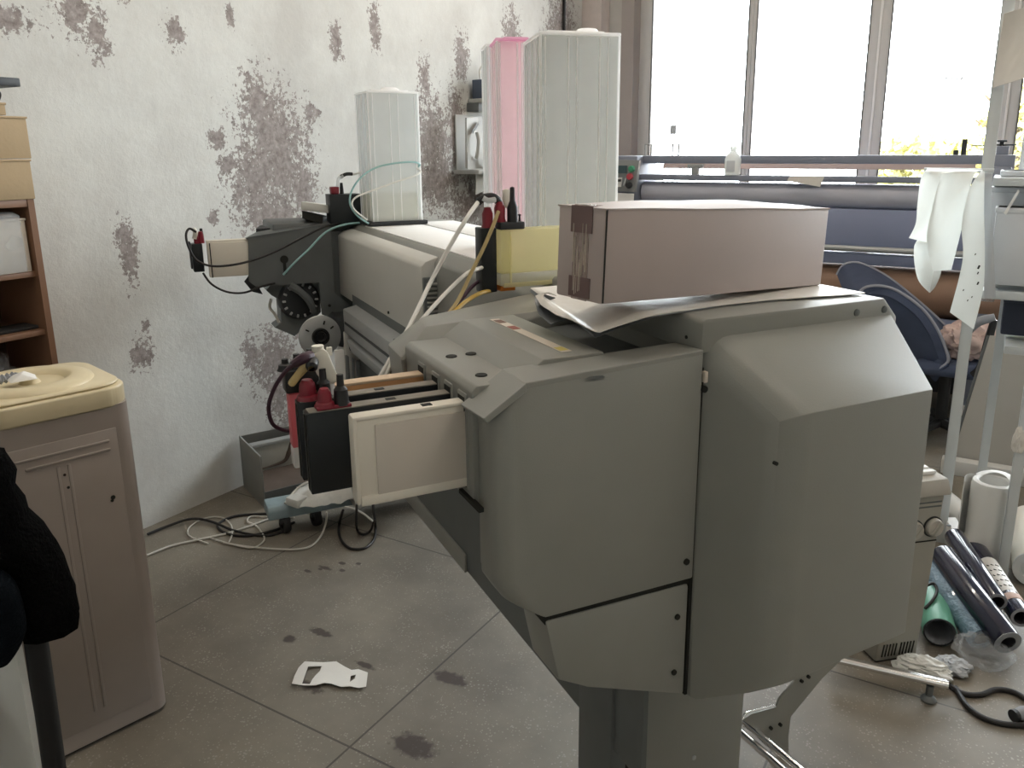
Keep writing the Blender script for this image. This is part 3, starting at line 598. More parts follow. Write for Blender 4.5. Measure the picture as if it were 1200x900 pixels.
bl = B(); bl.hull([PF.B(292, 322, E3+.02), PF.B(300, 330, E3+.02), PF.B(308, 345, E3+.02), PF.B(296, 342, E3+.02), PF.B(286, 330, E3+.02), PF.B(292, 322, E3+.05), PF.B(308, 345, E3+.05), PF.B(286, 330, E3+.05)]); PR.part('hook_bracket', bl, 'dsteel')
rh = B(); rh.tubeof([PF.B(318, 350, E3+.06), PF.B(316, 360, E3+.06), PF.B(322, 368, E3+.06), PF.B(327, 378, E3+.06)], .006); PR.part('wire_loop', rh, 'cordw')
# roll holder flange on its spindle
fp = PF.B(375, 394, 3.12)
fl = B(); fl.lathe([(0, .010), (.036, .010), (.078, .007), (.083, .003), (.083, -.003), (.078, -.007), (.03, -.010), (.026, -.05), (.026, -.20), (0, -.20)], fp, (.05, -1, .03), 44); F = PR.part('roll_flange', fl, 'alu')
hub = B(); hub.lathe([(0, .012), (.014, .012), (.014, .020), (.019, .022), (.021, .014), (.027, .014), (.028, .022), (.033, .022), (.035, .010)], fp, (.05, -1, .03), 28); PR.part('hub', hub, 'black', F)
ho = B()
for a in (.6, 1.25, 2.6, 4.0, 5.3):
    ho.obox((fp[0]+.057*math.cos(a), fp[1]-.009, fp[2]+.057*math.sin(a)), (.016, .006, .006), (0, -a, 0), .002)
PR.part('flange_slots', ho, 'hole', F)
sp_ = B(); sp_.box((fp[0]+.07, 3.12, fp[2]-.06), (fp[0]+.20, 3.30, fp[2]+.06), .02); sp_.obox((fp[0]+.15, 3.08, fp[2]-.05), (.07, .12, .05), (.2, 0, .3), .01); PR.part('roll_bearing', sp_, 'dsteel')
wp = [PF.B(x, y, 3.05) for x, y in ((393, 415), (403, 410), (403, 449), (390, 449))]; 
wb_ = B(); wb_.box((wp[0][0], 3.05, wp[2][2]-.1), (wp[1][0], 3.07, wp[1][2]), .002); PR.part('side_panel', wb_, 'topwhite')
pb = B()
for k, (a, b2) in enumerate(((406, 411), (414, 417), (419, 424), (427, 431))): 
    p0, p1 = PF.B(a, 418+k*3, 3.02), PF.B(b2, 450, 3.02); pb.box((p0[0], 3.02, p1[2]-.1), (p1[0], 3.05, p0[2]), .003)
PR.part('rear_uprights', pb, 'steel')
# ================================================================== INK CARTRIDGES AND TUBES
def cartridge(name, label, p, q0, mat, topmat, kind, z0=1.066, z1=1.190, q1=.44, th=.026, group='cartridges pushed into the near ink bay'):
    T = Thing(name, label, 'ink cartridge', PF, ((q0+q1)/2, p, z0), group)
    a, b = p-th/2, p+th/2
    if kind == 'box':
        T.part('body', B().box((q0, a, z0), (q1, b, z1), .002), mat)
        T.part('top_strip', B().box((q0+.004, a+.001, z1-.001), (q1, b-.001, z1+.0012), .0006), topmat)
        T.part('edge_seam', B().box((q0-.001, a+.010, z0+.004), (q0+.001, b-.010, z1-.004)), 'hole')
        T.part('top_mark', B().box((q0+.12, a+.008, z1+.001), (q0+.135, b-.008, z1+.0018)), 'hole')
    return T, a, b
T, a, b = cartridge('ink_cartridge', 'cream ink cartridge wrapped in a paper label, frontmost in the near bay', SL[0], .243, 'cream', 'cream', 'none')
z0, z1 = 1.063, 1.193
T.part('body', B().box((.243, a+.002, z0), (.44, b, z1-.003), .003), 'cream')
T.part('paper_label', B().box((.272, a-.0005, z0+.010), (.408, a+.004, z1-.014), .001), 'cream_pan')
T.part('top_edge', B().box((.241, a, z1-.006), (.41, b, z1+.001), .003), 'cream')
T.part('rim', B().box((.241, a, z0), (.247, b+.001, z1-.001), .002), 'cream')
T.part('bottom_rail', B().box((.247, a-.001, z0-.003), (.41, b, z0+.012), .002), 'cream')
T.part('top_mark', B().box((.345, a+.006, z1+.0005), (.36, b-.008, z1+.0018)), 'hole')
T1, a1, b1 = cartridge('ink_cartridge', 'black ink cartridge right behind the cream one, nearer of the two black ones', SL[1], .189, 'cartblack', 'carttop', 'box')
T2, a2, b2 = cartridge('ink_cartridge', 'black ink cartridge next to the amber one, farther of the two black ones', SL[2], .188, 'cartblack', 'carttop', 'box')
T3, a3, b3 = cartridge('ink_cartridge', 'amber see-through ink cartridge with pink ink showing in its end', SL[3], .187, 'amber', 'amber', 'none')
T3.part('body', B().box((.212, a3, 1.066), (.44, b3, 1.186), .002), 'amberp')
T3.part('ink_end', B().box((.187, a3, 1.095), (.213, b3, 1.184), .002), 'pink')
T3.part('clear_foot', B().box((.187, a3, 1.060), (.213, b3, 1.096), .003), 'clearw')
T3.part('top_rail', B().box((.24, a3, 1.185), (.44, b3, 1.190), .001), 'beigerail')
T3.part('top_block', B().box((.183, a3-.004, 1.186), (.235, b3+.004, 1.222), .003), 'black')
def cap(T, q, p, z, mat, h=.034, r=.0105):
    T.part('cap', B().lathe([(0, h), (r*.6, h), (r*.9, h-.006), (r, h-.014), (r, .008), (r*1.25, .006), (r*1.4, 0), (0, 0)], (q, p, z), seg=18), mat)
def nipple(T, q, p, z, h=.05):
    T.part('valve', B().lathe([(0, h), (.005, h), (.0055, h*.62), (.010, h*.5), (.011, .004), (.013, 0), (0, 0)], (q, p, z), seg=16), 'black')
T1.part('cap_plate', B().box((.205, a1+.002, 1.1905), (.256, b1-.002, 1.196), .002), 'red')
cap(T1, .219, SL[1], 1.194, 'red', .027); nipple(T1, .243, SL[1], 1.194, .045)
cap(T2, .206, SL[2], 1.191, 'red', .030, .0125); nipple(T2, .230, SL[2], 1.191, .044)
nipple(T3, .187, SL[3], 1.221, .018); nipple(T3, .205, SL[3], 1.221, .024); nipple(T3, .226, SL[3], 1.221, .03)
# ivory valve block hanging over the caps with its hoses
vv = Thing('valve_block', 'ivory plastic tube valve perched above the cartridge caps', 'valve', PF, (.22, 1.18, 1.235))
def W(x, y, p=1.18): return PF.B(x, y, p)
vb = B(); vb.hull([W(362, 418), W(378, 408), W(384, 412), W(398, 446), W(386, 452), W(372, 440), W(362, 418, 1.20), W(378, 408, 1.20), W(384, 412, 1.20), W(398, 446, 1.20), W(386, 452, 1.20), W(372, 440, 1.2)], .003); vv.part('body', vb, 'valve')
vv.part('stem', B().cyl(W(373, 414, 1.19), W(372, 405, 1.19), .009, seg=14), 'valve')
vv.part('clip', B().box(W(386, 412, 1.19)-Vector((.004, .003, .006)), W(386, 412, 1.19)+Vector((.004, .003, .007)), .001), 'valve')
vv.part('spout', B().cyl(W(384, 447, 1.19), W(388, 462, 1.19), .010, .007, seg=14), 'clearw')
vv.part('black_fitting', B().lathe([(0, 0), (.008, 0), (.010, .006), (.009, .018), (.005, .022)], W(366, 422, 1.178), (-.3, -1, -.4), 14), 'black')
vv.part('tube_elbow', B().tubeof([W(368, 424, 1.175), W(358, 430, 1.17), W(349, 440, 1.18), W(342, 449, 1.2)], [.0075, .007, .006, .006]), 'tubea')
solo('ink_tube', B().tubeof([W(364, 417, 1.18), W(356, 420, 1.17), W(346, 426, 1.18)], [.008, .0085, .007]).tubeof([W(346, 426, 1.18), W(334, 436, 1.2), W(322, 454, 1.22), W(315, 476, 1.24), W(319, 496, 1.25), W(332, 504, 1.26), W(345, 505, 1.27)], .0032), 'cordp', PF, W(330, 460), 'dark purple ink tube looping out left of the amber cartridge', 'tube')

# far cartridges poking out of the far end plate
F1_ = Thing('ink_cartridge', 'cream ink cartridge sticking out of the far end of the printer', 'ink cartridge', PF, (.32, 3.36, 1.09), 'cartridges at the far end of the printer')
c0, c1 = PF.B(242, 284, 3.34), PF.B(293, 319, 3.34)
F1_.part('body', B().box((c0[0], 3.34, c1[2]-.012), (c1[0]+.06, 3.375, c0[2]-.002), .004), 'cream')
F1_.part('top_edge', B().box((c0[0], 3.345, c0[2]-.004), (c1[0]+.04, 3.385, c0[2]+.005), .003), 'cream')
F1_.part('seam', B().box((c0[0]+.008, 3.3385, c1[2]-.012), (c0[0]+.012, 3.341, c0[2]-.004)), 'hole')
F2_ = Thing('ink_cartridge', 'short black ink cartridge end with red caps beside the far cream one', 'ink cartridge', PF, (.20, 3.31, 1.09), 'cartridges at the far end of the printer')
d0, d1 = PF.B(224, 286, 3.31), PF.B(240, 318, 3.31)
F2_.part('body', B().box((d0[0], 3.30, d1[2]), (d1[0], 3.36, d0[2]), .003), 'cartblack')
F2_.part('side_rail', B().box((d0[0]-.008, 3.31, d1[2]+.012), (d0[0]-.002, 3.35, d0[2]+.008), .001), 'dsteel')
for k, q in enumerate((.012, .028)): F2_.part('cap', B().lathe([(0, .045), (.007, .045), (.010, .03), (.011, 0), (0, 0)], (d0[0]+q+.01, 3.325, d0[2]), seg=14), 'red')
F2_.part('valve', B().lathe([(0, .055), (.005, .055), (.008, .03), (.009, 0), (0, 0)], (d0[0]+.042, 3.34, d0[2]), seg=12), 'black')
F2_.part('tube_nut', B().tubeof([PF.B(228, 280, 3.32), PF.B(229, 272, 3.32), PF.B(226, 268, 3.32)], .009), 'valve')
solo('ink_tube', B().tubeof([PF.B(*c) for c in ((230, 272, 3.30), (222, 268, 3.30), (218, 276, 3.29), (222, 292, 3.28), (232, 306, 3.27), (252, 312, 3.26), (285, 308, 3.25), (320, 296, 3.26), (355, 278, 3.27), (386, 264, 3.30), (425, 259, 3.4), (470, 256, 3.5))], .0045), 'cordb', PF, PF.B(300, 300, 3.26), 'black tube sagging across the far end plate up to the printer top', 'tube')
solo('ink_tube', B().tubeof([PF.B(*c) for c in ((238, 320, 3.30), (248, 333, 3.28), (266, 342, 3.28), (286, 343, 3.28), (306, 336, 3.3), (322, 332, 3.32))], .0042), 'cordb', PF, PF.B(266, 340, 3.28), 'black tube drooping in a loop below the far cream cartridge', 'tube')
solo('ink_tube', B().tubeof([PF.B(*c) for c in ((332, 322, 3.31), (345, 308, 3.29), (362, 292, 3.29), (382, 272, 3.29), (405, 263, 3.3), (430, 261, 3.33), (455, 261, 3.33))], .0045), 'tubeg', PF, PF.B(370, 285, 3.29), 'thin teal tube rising from the end plate to the printer top', 'tube')
# black cartridge standing on top of the beam
K = Thing('ink_cartridge', 'black cartridge box standing upright on the printer top beside the small tank', 'ink cartridge', PF, (.80, 3.36, 1.262))
k0, k1 = PF.B(386, 228, 3.32), PF.B(424, 260, 3.32)
K.part('body', B().box((k0[0], 3.32, 1.262), (k1[0], 3.40, k0[2]), .003), 'cartblack')
K.part('cap', B().box((k0[0]+.012, 3.335, k0[2]), (k0[0]+.045, 3.37, k0[2]+.03), .004), 'red')
K.part('valve', B().lathe([(0, .045), (.006, .045), (.008, .02), (.009, 0), (0, 0)], (k0[0]+.058, 3.35, k0[2]), seg=12), 'black')
K.part('tube_elbow', B().tubeof([PF.B(396, 219, 3.34), PF.B(397, 210, 3.34), PF.B(402, 206, 3.34)], .008), 'clearw')
K.part('tube_sleeve', B().tubeof([PF.B(399, 207, 3.34), PF.B(406, 204, 3.34), PF.B(413, 204, 3.34)], .007), 'black')

# ------------------------------------------------------------------ tall cloudy ink tanks
def tank(name, label, q, p, z, w, d, h, rz, mat, lid, nrib=5, liquid=None, tray=False, group='tall ribbed ink tanks on the printer'):
    T = Thing(name, label, 'ink tank', PF, (q, p, z), group)
    R = Matrix.Translation(Vector((q, p, z))) @ Matrix.Rotation(rz, 4, 'Z')
    x0, x1, y0, y1 = -w/2, w/2, -d/2, d/2; t = .004
    s = B()
    for (a, b) in (((x0, y0, 0), (x1, y0+t, h)), ((x0, y1-t, 0), (x1, y1, h)), ((x0, y0+t, 0), (x0+t, y1-t, h)), ((x1-t, y0+t, 0), (x1, y1-t, h)), ((x0+t, y0+t, 0), (x1-t, y1-t, t))): s.box(a, b, .0012, 1, R)
    T.part('shell', s, mat)
    T.part('lid', B().box((x0-.004, y0-.004, h), (x1+.004, y1+.004, h+.008), .003, 2, R).box((x0+.02, y0+.02, h+.006), (x1-.03, y1-.02, h+.014), .004, 2, R), lid)
    r = B()
    for k in range(nrib):
        u = x0 + w*(k+.5)/nrib + (.01 if k % 2 else -.008)
        r.box((u-.0022, y0-.003, .004), (u+.0022, y0+.001, h-.004), .001, 1, R)
        r.box((u-.0022, y1-.001, .004), (u+.0022, y1+.003, h-.004), .001, 1, R)
    for k in range(3):
        u = y0 + d*(k+.5)/3
        for xx in (x0, x1): r.box((xx-.003, u-.0022, .004), (xx+.003, u+.0022, h-.004), .001, 1, R)
    for xx in (x0, x1):
        for yy in (y0, y1): r.box((xx-.003, yy-.003, 0), (xx+.003, yy+.003, h), .001, 1, R)
    T.part('ribs', r, 'rib')
    if liquid: T.part('residue', B().box((x0+.006, y0+.006, .006), (x1-.006, y1-.006, liquid), .004, 2, R), 'residue')
    if tray: T.part('tray', B().box((x0-.02, y0-.015, -.014), (x1+.02, y1+.015, .002), .003, 2, R), 'dsteel')
    return T, R
ST = tank('ink_tank', 'smaller cloudy clear tank standing alone on a dark tray on the printer top', .965, 3.27, 1.279, .205, .17, .50, .02, 'clearw', 'rib', 4, .115, True)
ST[0].part('filler', B().lathe([(0, .02), (.03, .018), (.045, .006), (.05, 0)], (.98, 3.27, 1.787), seg=22), 'rib')
BT = tank('ink_tank', 'biggest cloudy grey-green tank, right of the pink stained one', 1.034, 1.87, 1.2635, .196, .20, .558, -.26, 'clear', 'rib', 5)
BT[0].part('filler', B().lathe([(0, .03), (.025, .028), (.032, .02), (.034, 0)], (1.10, 1.90, 1.829), seg=22), 'rib')
PT = tank('ink_tank', 'pink and magenta stained tank between two clear ones', .995, 2.11, 1.2635, .12, .14, .575, -.30, 'tankpink', 'magenta', 4)
NT = tank('ink_tank', 'narrow clear tank with grimy edge, left of the pink one', 1.012, 2.29, 1.2635, .06, .12, .585, -.28, 'clearw', 'rib', 3)
NT[0].part('grime', B().box((-.004, -.0645, .05), (.004, -.0615, .56), .001, 1, NT[1]), 'rust')
# thin tubes wrapped round the small tank
solo('ink_tube', B().tubeof([PF.B(*c) for c in ((432, 262, 3.16), (418, 252, 3.15), (410, 238, 3.15), (413, 222, 3.15), (425, 206, 3.15), (442, 196, 3.15), (465, 191, 3.15), (485, 190, 3.16), (492, 193, 3.18), (487, 197, 3.2))], .0038), 'tubeg', PF, PF.B(450, 200, 3.15), 'pale teal tube arching up around the small tank', 'tube')
solo('ink_tube', B().tubeof([PF.B(*c) for c in ((430, 258, 3.16), (414, 244, 3.14), (416, 232, 3.14), (440, 222, 3.14), (468, 212, 3.14), (486, 206, 3.15), (493, 201, 3.17), (488, 197, 3.19))], .0036), 'tubew', PF, PF.B(450, 220, 3.14), 'white tube crossing the front of the small tank at a slant', 'tube')
solo('ink_tube', B().tubeof([PF.B(*c) for c in ((412, 205, 3.34), (425, 202, 3.34), (440, 200, 3.4))], .004), 'tubew', PF, PF.B(420, 203, 3.34), 'short white tube from the upright black box towards the small tank', 'tube')

# ------------------------------------------------------------------ yellow cartridge laid on the printer top
Y = Thing('ink_cartridge', 'see-through yellow cartridge with black end overhanging the printer behind the carton', 'ink cartridge', PF, (.86, 1.60, 1.262))
y0_, y1_ = 1.575, 1.625
Y.part('body', B().box((.703, y0_, 1.292), (1.0, y1_, 1.388), .006), 'yellowpl')
Y.part('clear_base', B().box((.703, y0_+.001, 1.266), (1.0, y1_-.001, 1.2925), .003), 'clear')
Y.part('seam', B().box((.71, y0_-.002, 1.262), (1.0, y1_+.002, 1.272), .002), 'yellowpl')
Y.part('divider', B().box((.725, y0_-.0012, 1.27), (.729, y1_-.004, 1.384)), 'yellowpl')
Y.part('amber_foot', B().box((.704, y0_+.004, 1.254), (.74, y1_-.004, 1.264), .002), 'amber')
Y.part('end_block', B().box((.664, y0_+.012, 1.252), (.700, y1_, 1.393), .003), 'cartblack')
Y.part('cap_plate', B().box((.703, y0_-.001, 1.388), (.762, y0_+.03, 1.404), .003), 'dsteel')
for q, mt_ in ((.683, 'red'), (.712, 'red')): Y.part('cap', B().lathe([(0, .044), (.007, .043), (.012, .03), (.0115, .008), (.014, 0), (0, 0)], (q, y0_+.022, 1.393 if q < .70 else 1.404), seg=18), mt_)
Y.part('valve', B().lathe([(0, .075), (.005, .073), (.006, .045), (.012, .03), (.012, 0), (0, 0)], (.738, y0_+.012, 1.404), seg=16), 'black')
Y.part('peg', B().lathe([(0, .016), (.004, .015), (.002, .01), (.003, 0)], (.755, y0_+.012, 1.404), seg=10), 'black')
Y.part('taped_plug', B().hull([PF.B(589, 222, 1.62), PF.B(597, 221, 1.62), PF.B(601, 232, 1.62), PF.B(595, 245, 1.62), PF.B(588, 240, 1.62), PF.B(590, 222, 1.65), PF.B(600, 230, 1.65), PF.B(595, 245, 1.65)], .003), 'cream')
Y.part('tube_sleeve', B().tubeof([PF.B(560, 237, 1.60), PF.B(567, 232, 1.60), PF.B(578, 231, 1.60), PF.B(585, 238, 1.60), PF.B(585, 248, 1.60)], .0085), 'black')
Y.part('tube_joint', B().tubeof([PF.B(566, 232, 1.592), PF.B(572, 235, 1.59), PF.B(580, 234, 1.592)], .006), 'clearw')
def tubepx(pts, r, mat, label):
    P = [PF.B(*c) for c in pts]; return solo('ink_tube', B().tubeof(P, r), mat, PF, P[len(P)//2], label, 'tube')
tubepx(((561, 236, 1.6), (548, 254, 1.56), (528, 287, 1.56), (505, 330, 1.56), (480, 382, 1.5), (458, 420, 1.46), (444, 444, 1.45)), .0046, 'tubew', 'long straight white tube slanting down from the black sleeve at the yellow cartridge')
tubepx(((572, 312, 1.61), (560, 315, 1.58), (545, 322, 1.56), (520, 346, 1.54), (495, 374, 1.5), (478, 396, 1.46), (462, 420, 1.44), (452, 442, 1.43)), .0044, 'tubew', 'lower white tube curving from beneath the yellow cartridge')
tubepx(((584, 248, 1.585), (578, 264, 1.57), (566, 292, 1.565), (553, 318, 1.56), (543, 340, 1.55), (530, 362, 1.52), (505, 390, 1.47), (480, 418, 1.44), (465, 440, 1.43)), .0042, 'tubea', 'yellow-beige tube running past the black end of the yellow cartridge')
tubepx(((578, 340, 1.60), (562, 344, 1.57), (548, 352, 1.555), (534, 364, 1.52), (508, 392, 1.47), (484, 420, 1.44), (468, 440, 1.43)), .0046, 'tubey', 'bright yellow tube below the yellow cartridge')
tubepx(((566, 326, 1.62), (553, 336, 1.60), (541, 350, 1.58), (525, 366, 1.55), (512, 376, 1.53)), .0042, 'cordp', 'thin dark purple tube behind the yellow tubes')
tg = Thing('warning_tag', 'yellow tag with black panels tucked by the white tubes', 'tag', PF, PF.B(467, 428, 1.50))
tp = [PF.B(x, y, 1.50) for x, y in ((474, 409), (476, 423), (464, 440), (450, 440))]; tg.part('card', B().face(tp, .004), 'stk_yel')
for (x, y) in ((467, 421), (457, 434)): tg.part('black_panel', B().obox(PF.B(x, y, 1.498), (.016, .003, .010), (0, .6, 0)), 'hole')
tg.part('red_stripe', B().tubeof([PF.B(473, 426, 1.497), PF.B(460, 439, 1.497)], .0016, smooth=0), 'stk_red')

# ------------------------------------------------------------------ carton on a plastic mailer
CZ = 1.318
T = Thing('carton', 'long taped brown cardboard carton lying on the printer top', 'box', PF, (.88, 1.12, 1.315))
ca = Matrix.Translation(Vector((.8769, 1.1137, 1.3145))) @ Matrix.Rotation(.15, 4, 'Z') @ Matrix.Rotation(.0425, 4, 'Y')
hx, hy, hz = .2705, .057, .1435
bd = B(); bd.box((-hx, -hy, 0), (hx, hy, hz), .004, 2, ca)
T.part('body', bd, 'carton')
def lidf(u, v):
    x = -hx+2*hx*u; y = -hy+2*hy*v
    return ca @ Vector((x*1.004, y*1.02, hz+.0005+.011*math.sin(PI*v)*math.sin(PI*u)**.6+.002*nz((x*9, y*9, 0))))
T.part('lid_flaps', B().sheet(lidf, 20, 8, .003), 'carton')
tpb = B(); tpb.box((-hx-.0012, -.022, 0), (-hx+.001, .016, hz+.001), .0005, 1, ca); tpb.box((-hx-.001, -.022, hz), (-hx+.06, .016, hz+.003), .0005, 1, ca)
T.part('tape', tpb, 'tape')
for z in (.0, .10): T.part('tape_square', B().box((-hx-.0022, -.030, z+.004), (-hx, .022, z+.036 if z == 0 else z+.045), .0004, 1, ca), 'tape2')
ks = B(); rk = random.Random(5)
for k in range(9):
    y = -.018+.004*k+rk.uniform(-.001, .001); z0 = rk.uniform(.0, .06); z1 = z0+rk.uniform(.03, .085); ks.box((-hx-.0026, y, z0), (-hx-.0008, y+rk.uniform(.0005, .0011), min(z1, hz)), 0, 1, ca)
T.part('tape_gloss_streaks', ks, 'label')  # thin white strips paint the gloss streaks on the tape
T.part('flap_edge', B().box((-hx+.0025, -hy-.0012, .002), (-hx+.0045, -hy+.001, hz-.002), 0, 1, ca), 'hole')
ML = [(627, 346, 1.306), (634, 357, 1.296), (650, 368, 1.292), (676, 378, 1.288), (701, 390, 1.280), (722, 382, 1.287), (760, 370, 1.3015), (830, 359, 1.302), (900, 351, 1.3025), (960, 347, 1.303), (1014, 343, 1.303)]
MU = [(627, 348, 1.302), (632, 366, 1.284), (646, 381, 1.272), (668, 373, 1.278), (690, 384, 1.268), (699, 396, 1.258), (718, 388, 1.27), (770, 371, 1.300), (850, 358, 1.3005), (940, 349, 1.3005), (1000, 346, 1.3005)]
def edge(L, u):
    n = len(L)-1; t = min(u, .9999)*n; i = int(t); f = t-i; a = L[i]; b = L[i+1]; c = [a[k]+(b[k]-a[k])*f for k in range(3)]
    return PF.Z(c[0], c[1], c[2])
def mail(u, v, L=ML, dz=0):
    f = edge(L, u); q = f[0]+.02*v*(1-u); pb = 1.20+.10*min(1, u*4)
    bk = Vector((max(q, .64), pb, 1.3085 if f[0] < .80 else 1.304)); P = f.lerp(bk, v); P.z += dz*v+.003*nz((P[0]*14, P[1]*14, 0))*(1-v)*(1 if u < .5 else .4)
    P.z += .006*math.sin(PI*v)*max(0, 1-u*2.2)
    return P
T = Thing('plastic_mailer', 'crumpled white and grey plastic mailer lying under the carton', 'bag', PF, (.95, 1.22, 1.30))
T.part('upper_sheet', B().sheet(mail, 44, 22, .0016), 'mailer')
def mail2(u, v):
    P = mail(u, v, MU, -.004); P.z -= .012*math.sin(PI*v)*max(0, 1-u*2.5); P.y += .004; return P
T.part('lower_sheet', B().sheet(mail2, 44, 22, .0016), 'mailer_in')
# ================================================================== LEFT SIDE: bookcase, cooler, chair with coat
def D(x, y, dist, fr=RF):
    d = ray(x, y); return fr.local(CAM + d*(dist/math.hypot(d.x, d.y)))
BK = Thing('bookcase', 'brown open bookcase standing against the peeling wall', 'bookcase', RF, (-2.84, 1.0, 0))
bw0, bw1, bl0, bl1, bt = .45, 1.447, -2.985, -2.70, 1.412
BK.part('side_panel', B().box((bl0, bw1-.02, 0), (bl1, bw1, bt), .002), 'wood'); BK.part('side_panel', B().box((bl0, bw0, 0), (bl1, bw0+.02, bt), .002), 'wood')
BK.part('back_panel', B().box((bl0, bw0+.02, .05), (bl0+.008, bw1-.02, bt-.02)), 'woodin'); BK.part('top', B().box((bl0, bw0+.02, bt-.024), (bl1, bw1-.02, bt), .002), 'wood')
for z in (.06, .42, .795, .985, 1.18): BK.part('shelf', B().box((bl0+.008, bw0+.02, z-.018), (bl1-.01, bw1-.02, z), .002), 'wood')
BK.part('edge_band', B().box((bl1-.001, bw1-.02, 0), (bl1+.002, bw1, bt)), 'wood')
def shelfbox(l0, l1, w0, w1, z0, z1, label, mt='carton2', grp='cardboard boxes stacked on the bookcase', rz=0):
    c = ((l0+l1)/2, (w0+w1)/2, z0); T = Thing('cardboard_box', label, 'box', RF, c, grp)
    R = Matrix.Translation(Vector(c)) @ Matrix.Rotation(rz, 4, 'Z'); a, b, h = (l1-l0)/2, (w1-w0)/2, z1-z0
    T.part('body', B().box((-a, -b, 0), (a, b, h-.004), .003, 2, R), mt)
    T.part('lid', B().box((-a-.002, -b-.002, h-.007), (a+.003, b+.003, h), .002, 2, R), mt)
    T.part('corner_seam', B().box((a-.012, b, .004), (a-.009, b+.0012, h-.008), 0, 2, R), 'woodin')
    return T
shelfbox(-2.97, -2.695, .95, 1.452, bt, 1.537, 'tan cardboard box directly on the bookcase top, lowest of its stack')
shelfbox(-2.97, -2.70, .90, 1.462, 1.539, 1.668, 'tan cardboard box in the middle of the stack on the bookcase', rz=.02)
shelfbox(-2.95, -2.71, .90, 1.41, 1.67, 1.708, 'flat tan cardboard box topping the stack on the bookcase')
WB_ = shelfbox(-2.93, -2.715, 1.20, 1.418, 1.18, 1.352, 'white carton in a clear plastic bag on the upper bookcase shelf', 'whitebox', 'things on the bookcase shelves')
WB_.part('hand_slot', B().box((-2.716, 1.235, 1.23), (-2.7135, 1.25, 1.31), .002), 'carton')
def bagf(u, v):
    w = 1.18+.255*u; z = 1.183+.19*math.sin(PI*min(v, 1)*.5)
    l = -2.700-.012*abs(nz((u*6, v*7, 3)))-(.03*(v-.8)/.2 if v > .8 else 0)-(.10*(u-.86)/.14 if u > .86 else 0)
    return Vector((l, min(w, 1.425), z+.006*nz((u*5, v*3, 1))))
WB_.part('plastic_bag', B().sheet(bagf, 24, 18, .0006), 'clearbag')
for i, (w, r, mt_, lab) in enumerate(((1.12, .022, 'core', 'grey cardboard tube end on the middle bookcase shelf'), (1.235, .018, 'whitebox', 'pale rounded tube end beside the grey one on the bookcase shelf'))):
    T = Thing('short_tube', lab, 'tube', RF, (-2.82, w, .985), 'things on the bookcase shelves')
    T.part('body', B().lathe([(0, 0), (r*.7, 0), (r, .004), (r, .22), (0, .22)], (-2.93, w, .985+r), (1, .12, 0), 18), mt_); T.part('end_ring', B().lathe([(r*.5, .0), (r*.8, .003), (r*.5, .004)], (-2.71, w+.026, .985+r), (1, .12, 0), 16), 'hole')
T = Thing('hand_tool', 'dark flat tool lying on the middle bookcase shelf', 'tool', RF, (-2.78, 1.34, .985), 'things on the bookcase shelves')
T.part('handle', B().box((-2.83, 1.30, .985), (-2.74, 1.425, .997), .004), 'rubber'); T.part('blade', B().box((-2.80, 1.26, .986), (-2.77, 1.30, .990), .001), 'alu')
def crumple(c, size, seed, name, label, mt, cat='bag', grp=None, f=RF, sub=5, sharp=40):
    b2 = bmesh.new(); bmesh.ops.create_icosphere(b2, subdivisions=sub, radius=1)
    for v in b2.verts:
        n = v.co.copy(); sv = Vector((seed, seed*.7, seed*1.3))
        k = .78+.30*noise.noise(n*1.6+sv)+.34*(.5-abs(noise.noise(n*2.6+sv*2)))+.14*(.5-abs(noise.noise(n*5.5+sv)))+.03*(.5-abs(noise.noise(n*11+sv)))
        p = Vector((n.x*size[0]*k, n.y*size[1]*k, max(n.z*size[2]*k, -size[2]*.72))); v.co = Vector(c)+p+Vector((0, 0, size[2]*.72))
    o = B(); o.merge(b2); return solo(name, o, mt, f, c, label, cat, grp, sharp)
crumple((-2.81, 1.20, .795), (.10, .20, .075), 3, 'plastic_bag', 'crumpled clear plastic bag stuffed in the lower bookcase shelf', 'clearbag', grp='things on the bookcase shelves')
crumple((-2.80, .86, .795), (.09, .13, .06), 9, 'plastic_bag', 'grey translucent bag further in on the lower bookcase shelf', 'filmg', grp='things on the bookcase shelves')
# little black wall shelf above
T = Thing('wall_shelf', 'small black shelf with a hanging loop, fixed to the wall above the boxes', 'shelf', RF, (-2.92, 1.45, 1.77))
T.part('board', B().box((-3.0, 1.2, 1.765), (-2.80, 1.515, 1.792), .003), 'dsteel')
T.part('post', B().cyl((-2.86, 1.452, 1.792), (-2.875, 1.44, 1.86), .008, seg=12), 'topwhite')
T.part('loop', B().tubeof([(-2.86, 1.45, 1.766), (-2.85, 1.472, 1.745), (-2.86, 1.462, 1.715), (-2.87, 1.43, 1.70)], .004), 'cordb')

# water cooler: own frame, its side panel turned a little towards us
KF = Frame(-.75); kp = KF.local(RF.world((-1.905, 1.19, 0)))
ka, kb = kp[0], kp[1]; kw, kd = .33, .34
CL = Thing('water_cooler', 'cream topped water dispenser without bottle, grey-beige side panel towards us', 'water dispenser', KF, (ka-kw/2, kb-kd/2, 0))
def rr(a0, a1, b0, b1, r, n=6):
    P = []
    for (cx_, cy_, s) in ((a1-r, b1-r, 0), (a0+r, b1-r, 1), (a0+r, b0+r, 2), (a1-r, b0+r, 3)):
        for k in range(n+1):
            t = (s+k/n)*PI/2; P.append((cx_+r*math.cos(t), cy_+r*math.sin(t)))
    return P
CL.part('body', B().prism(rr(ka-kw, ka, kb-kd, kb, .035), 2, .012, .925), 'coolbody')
CL.part('foot_rim', B().prism(rr(ka-kw+.01, ka-.012, kb-kd+.01, kb-.012, .03), 2, 0, .014), 'black')
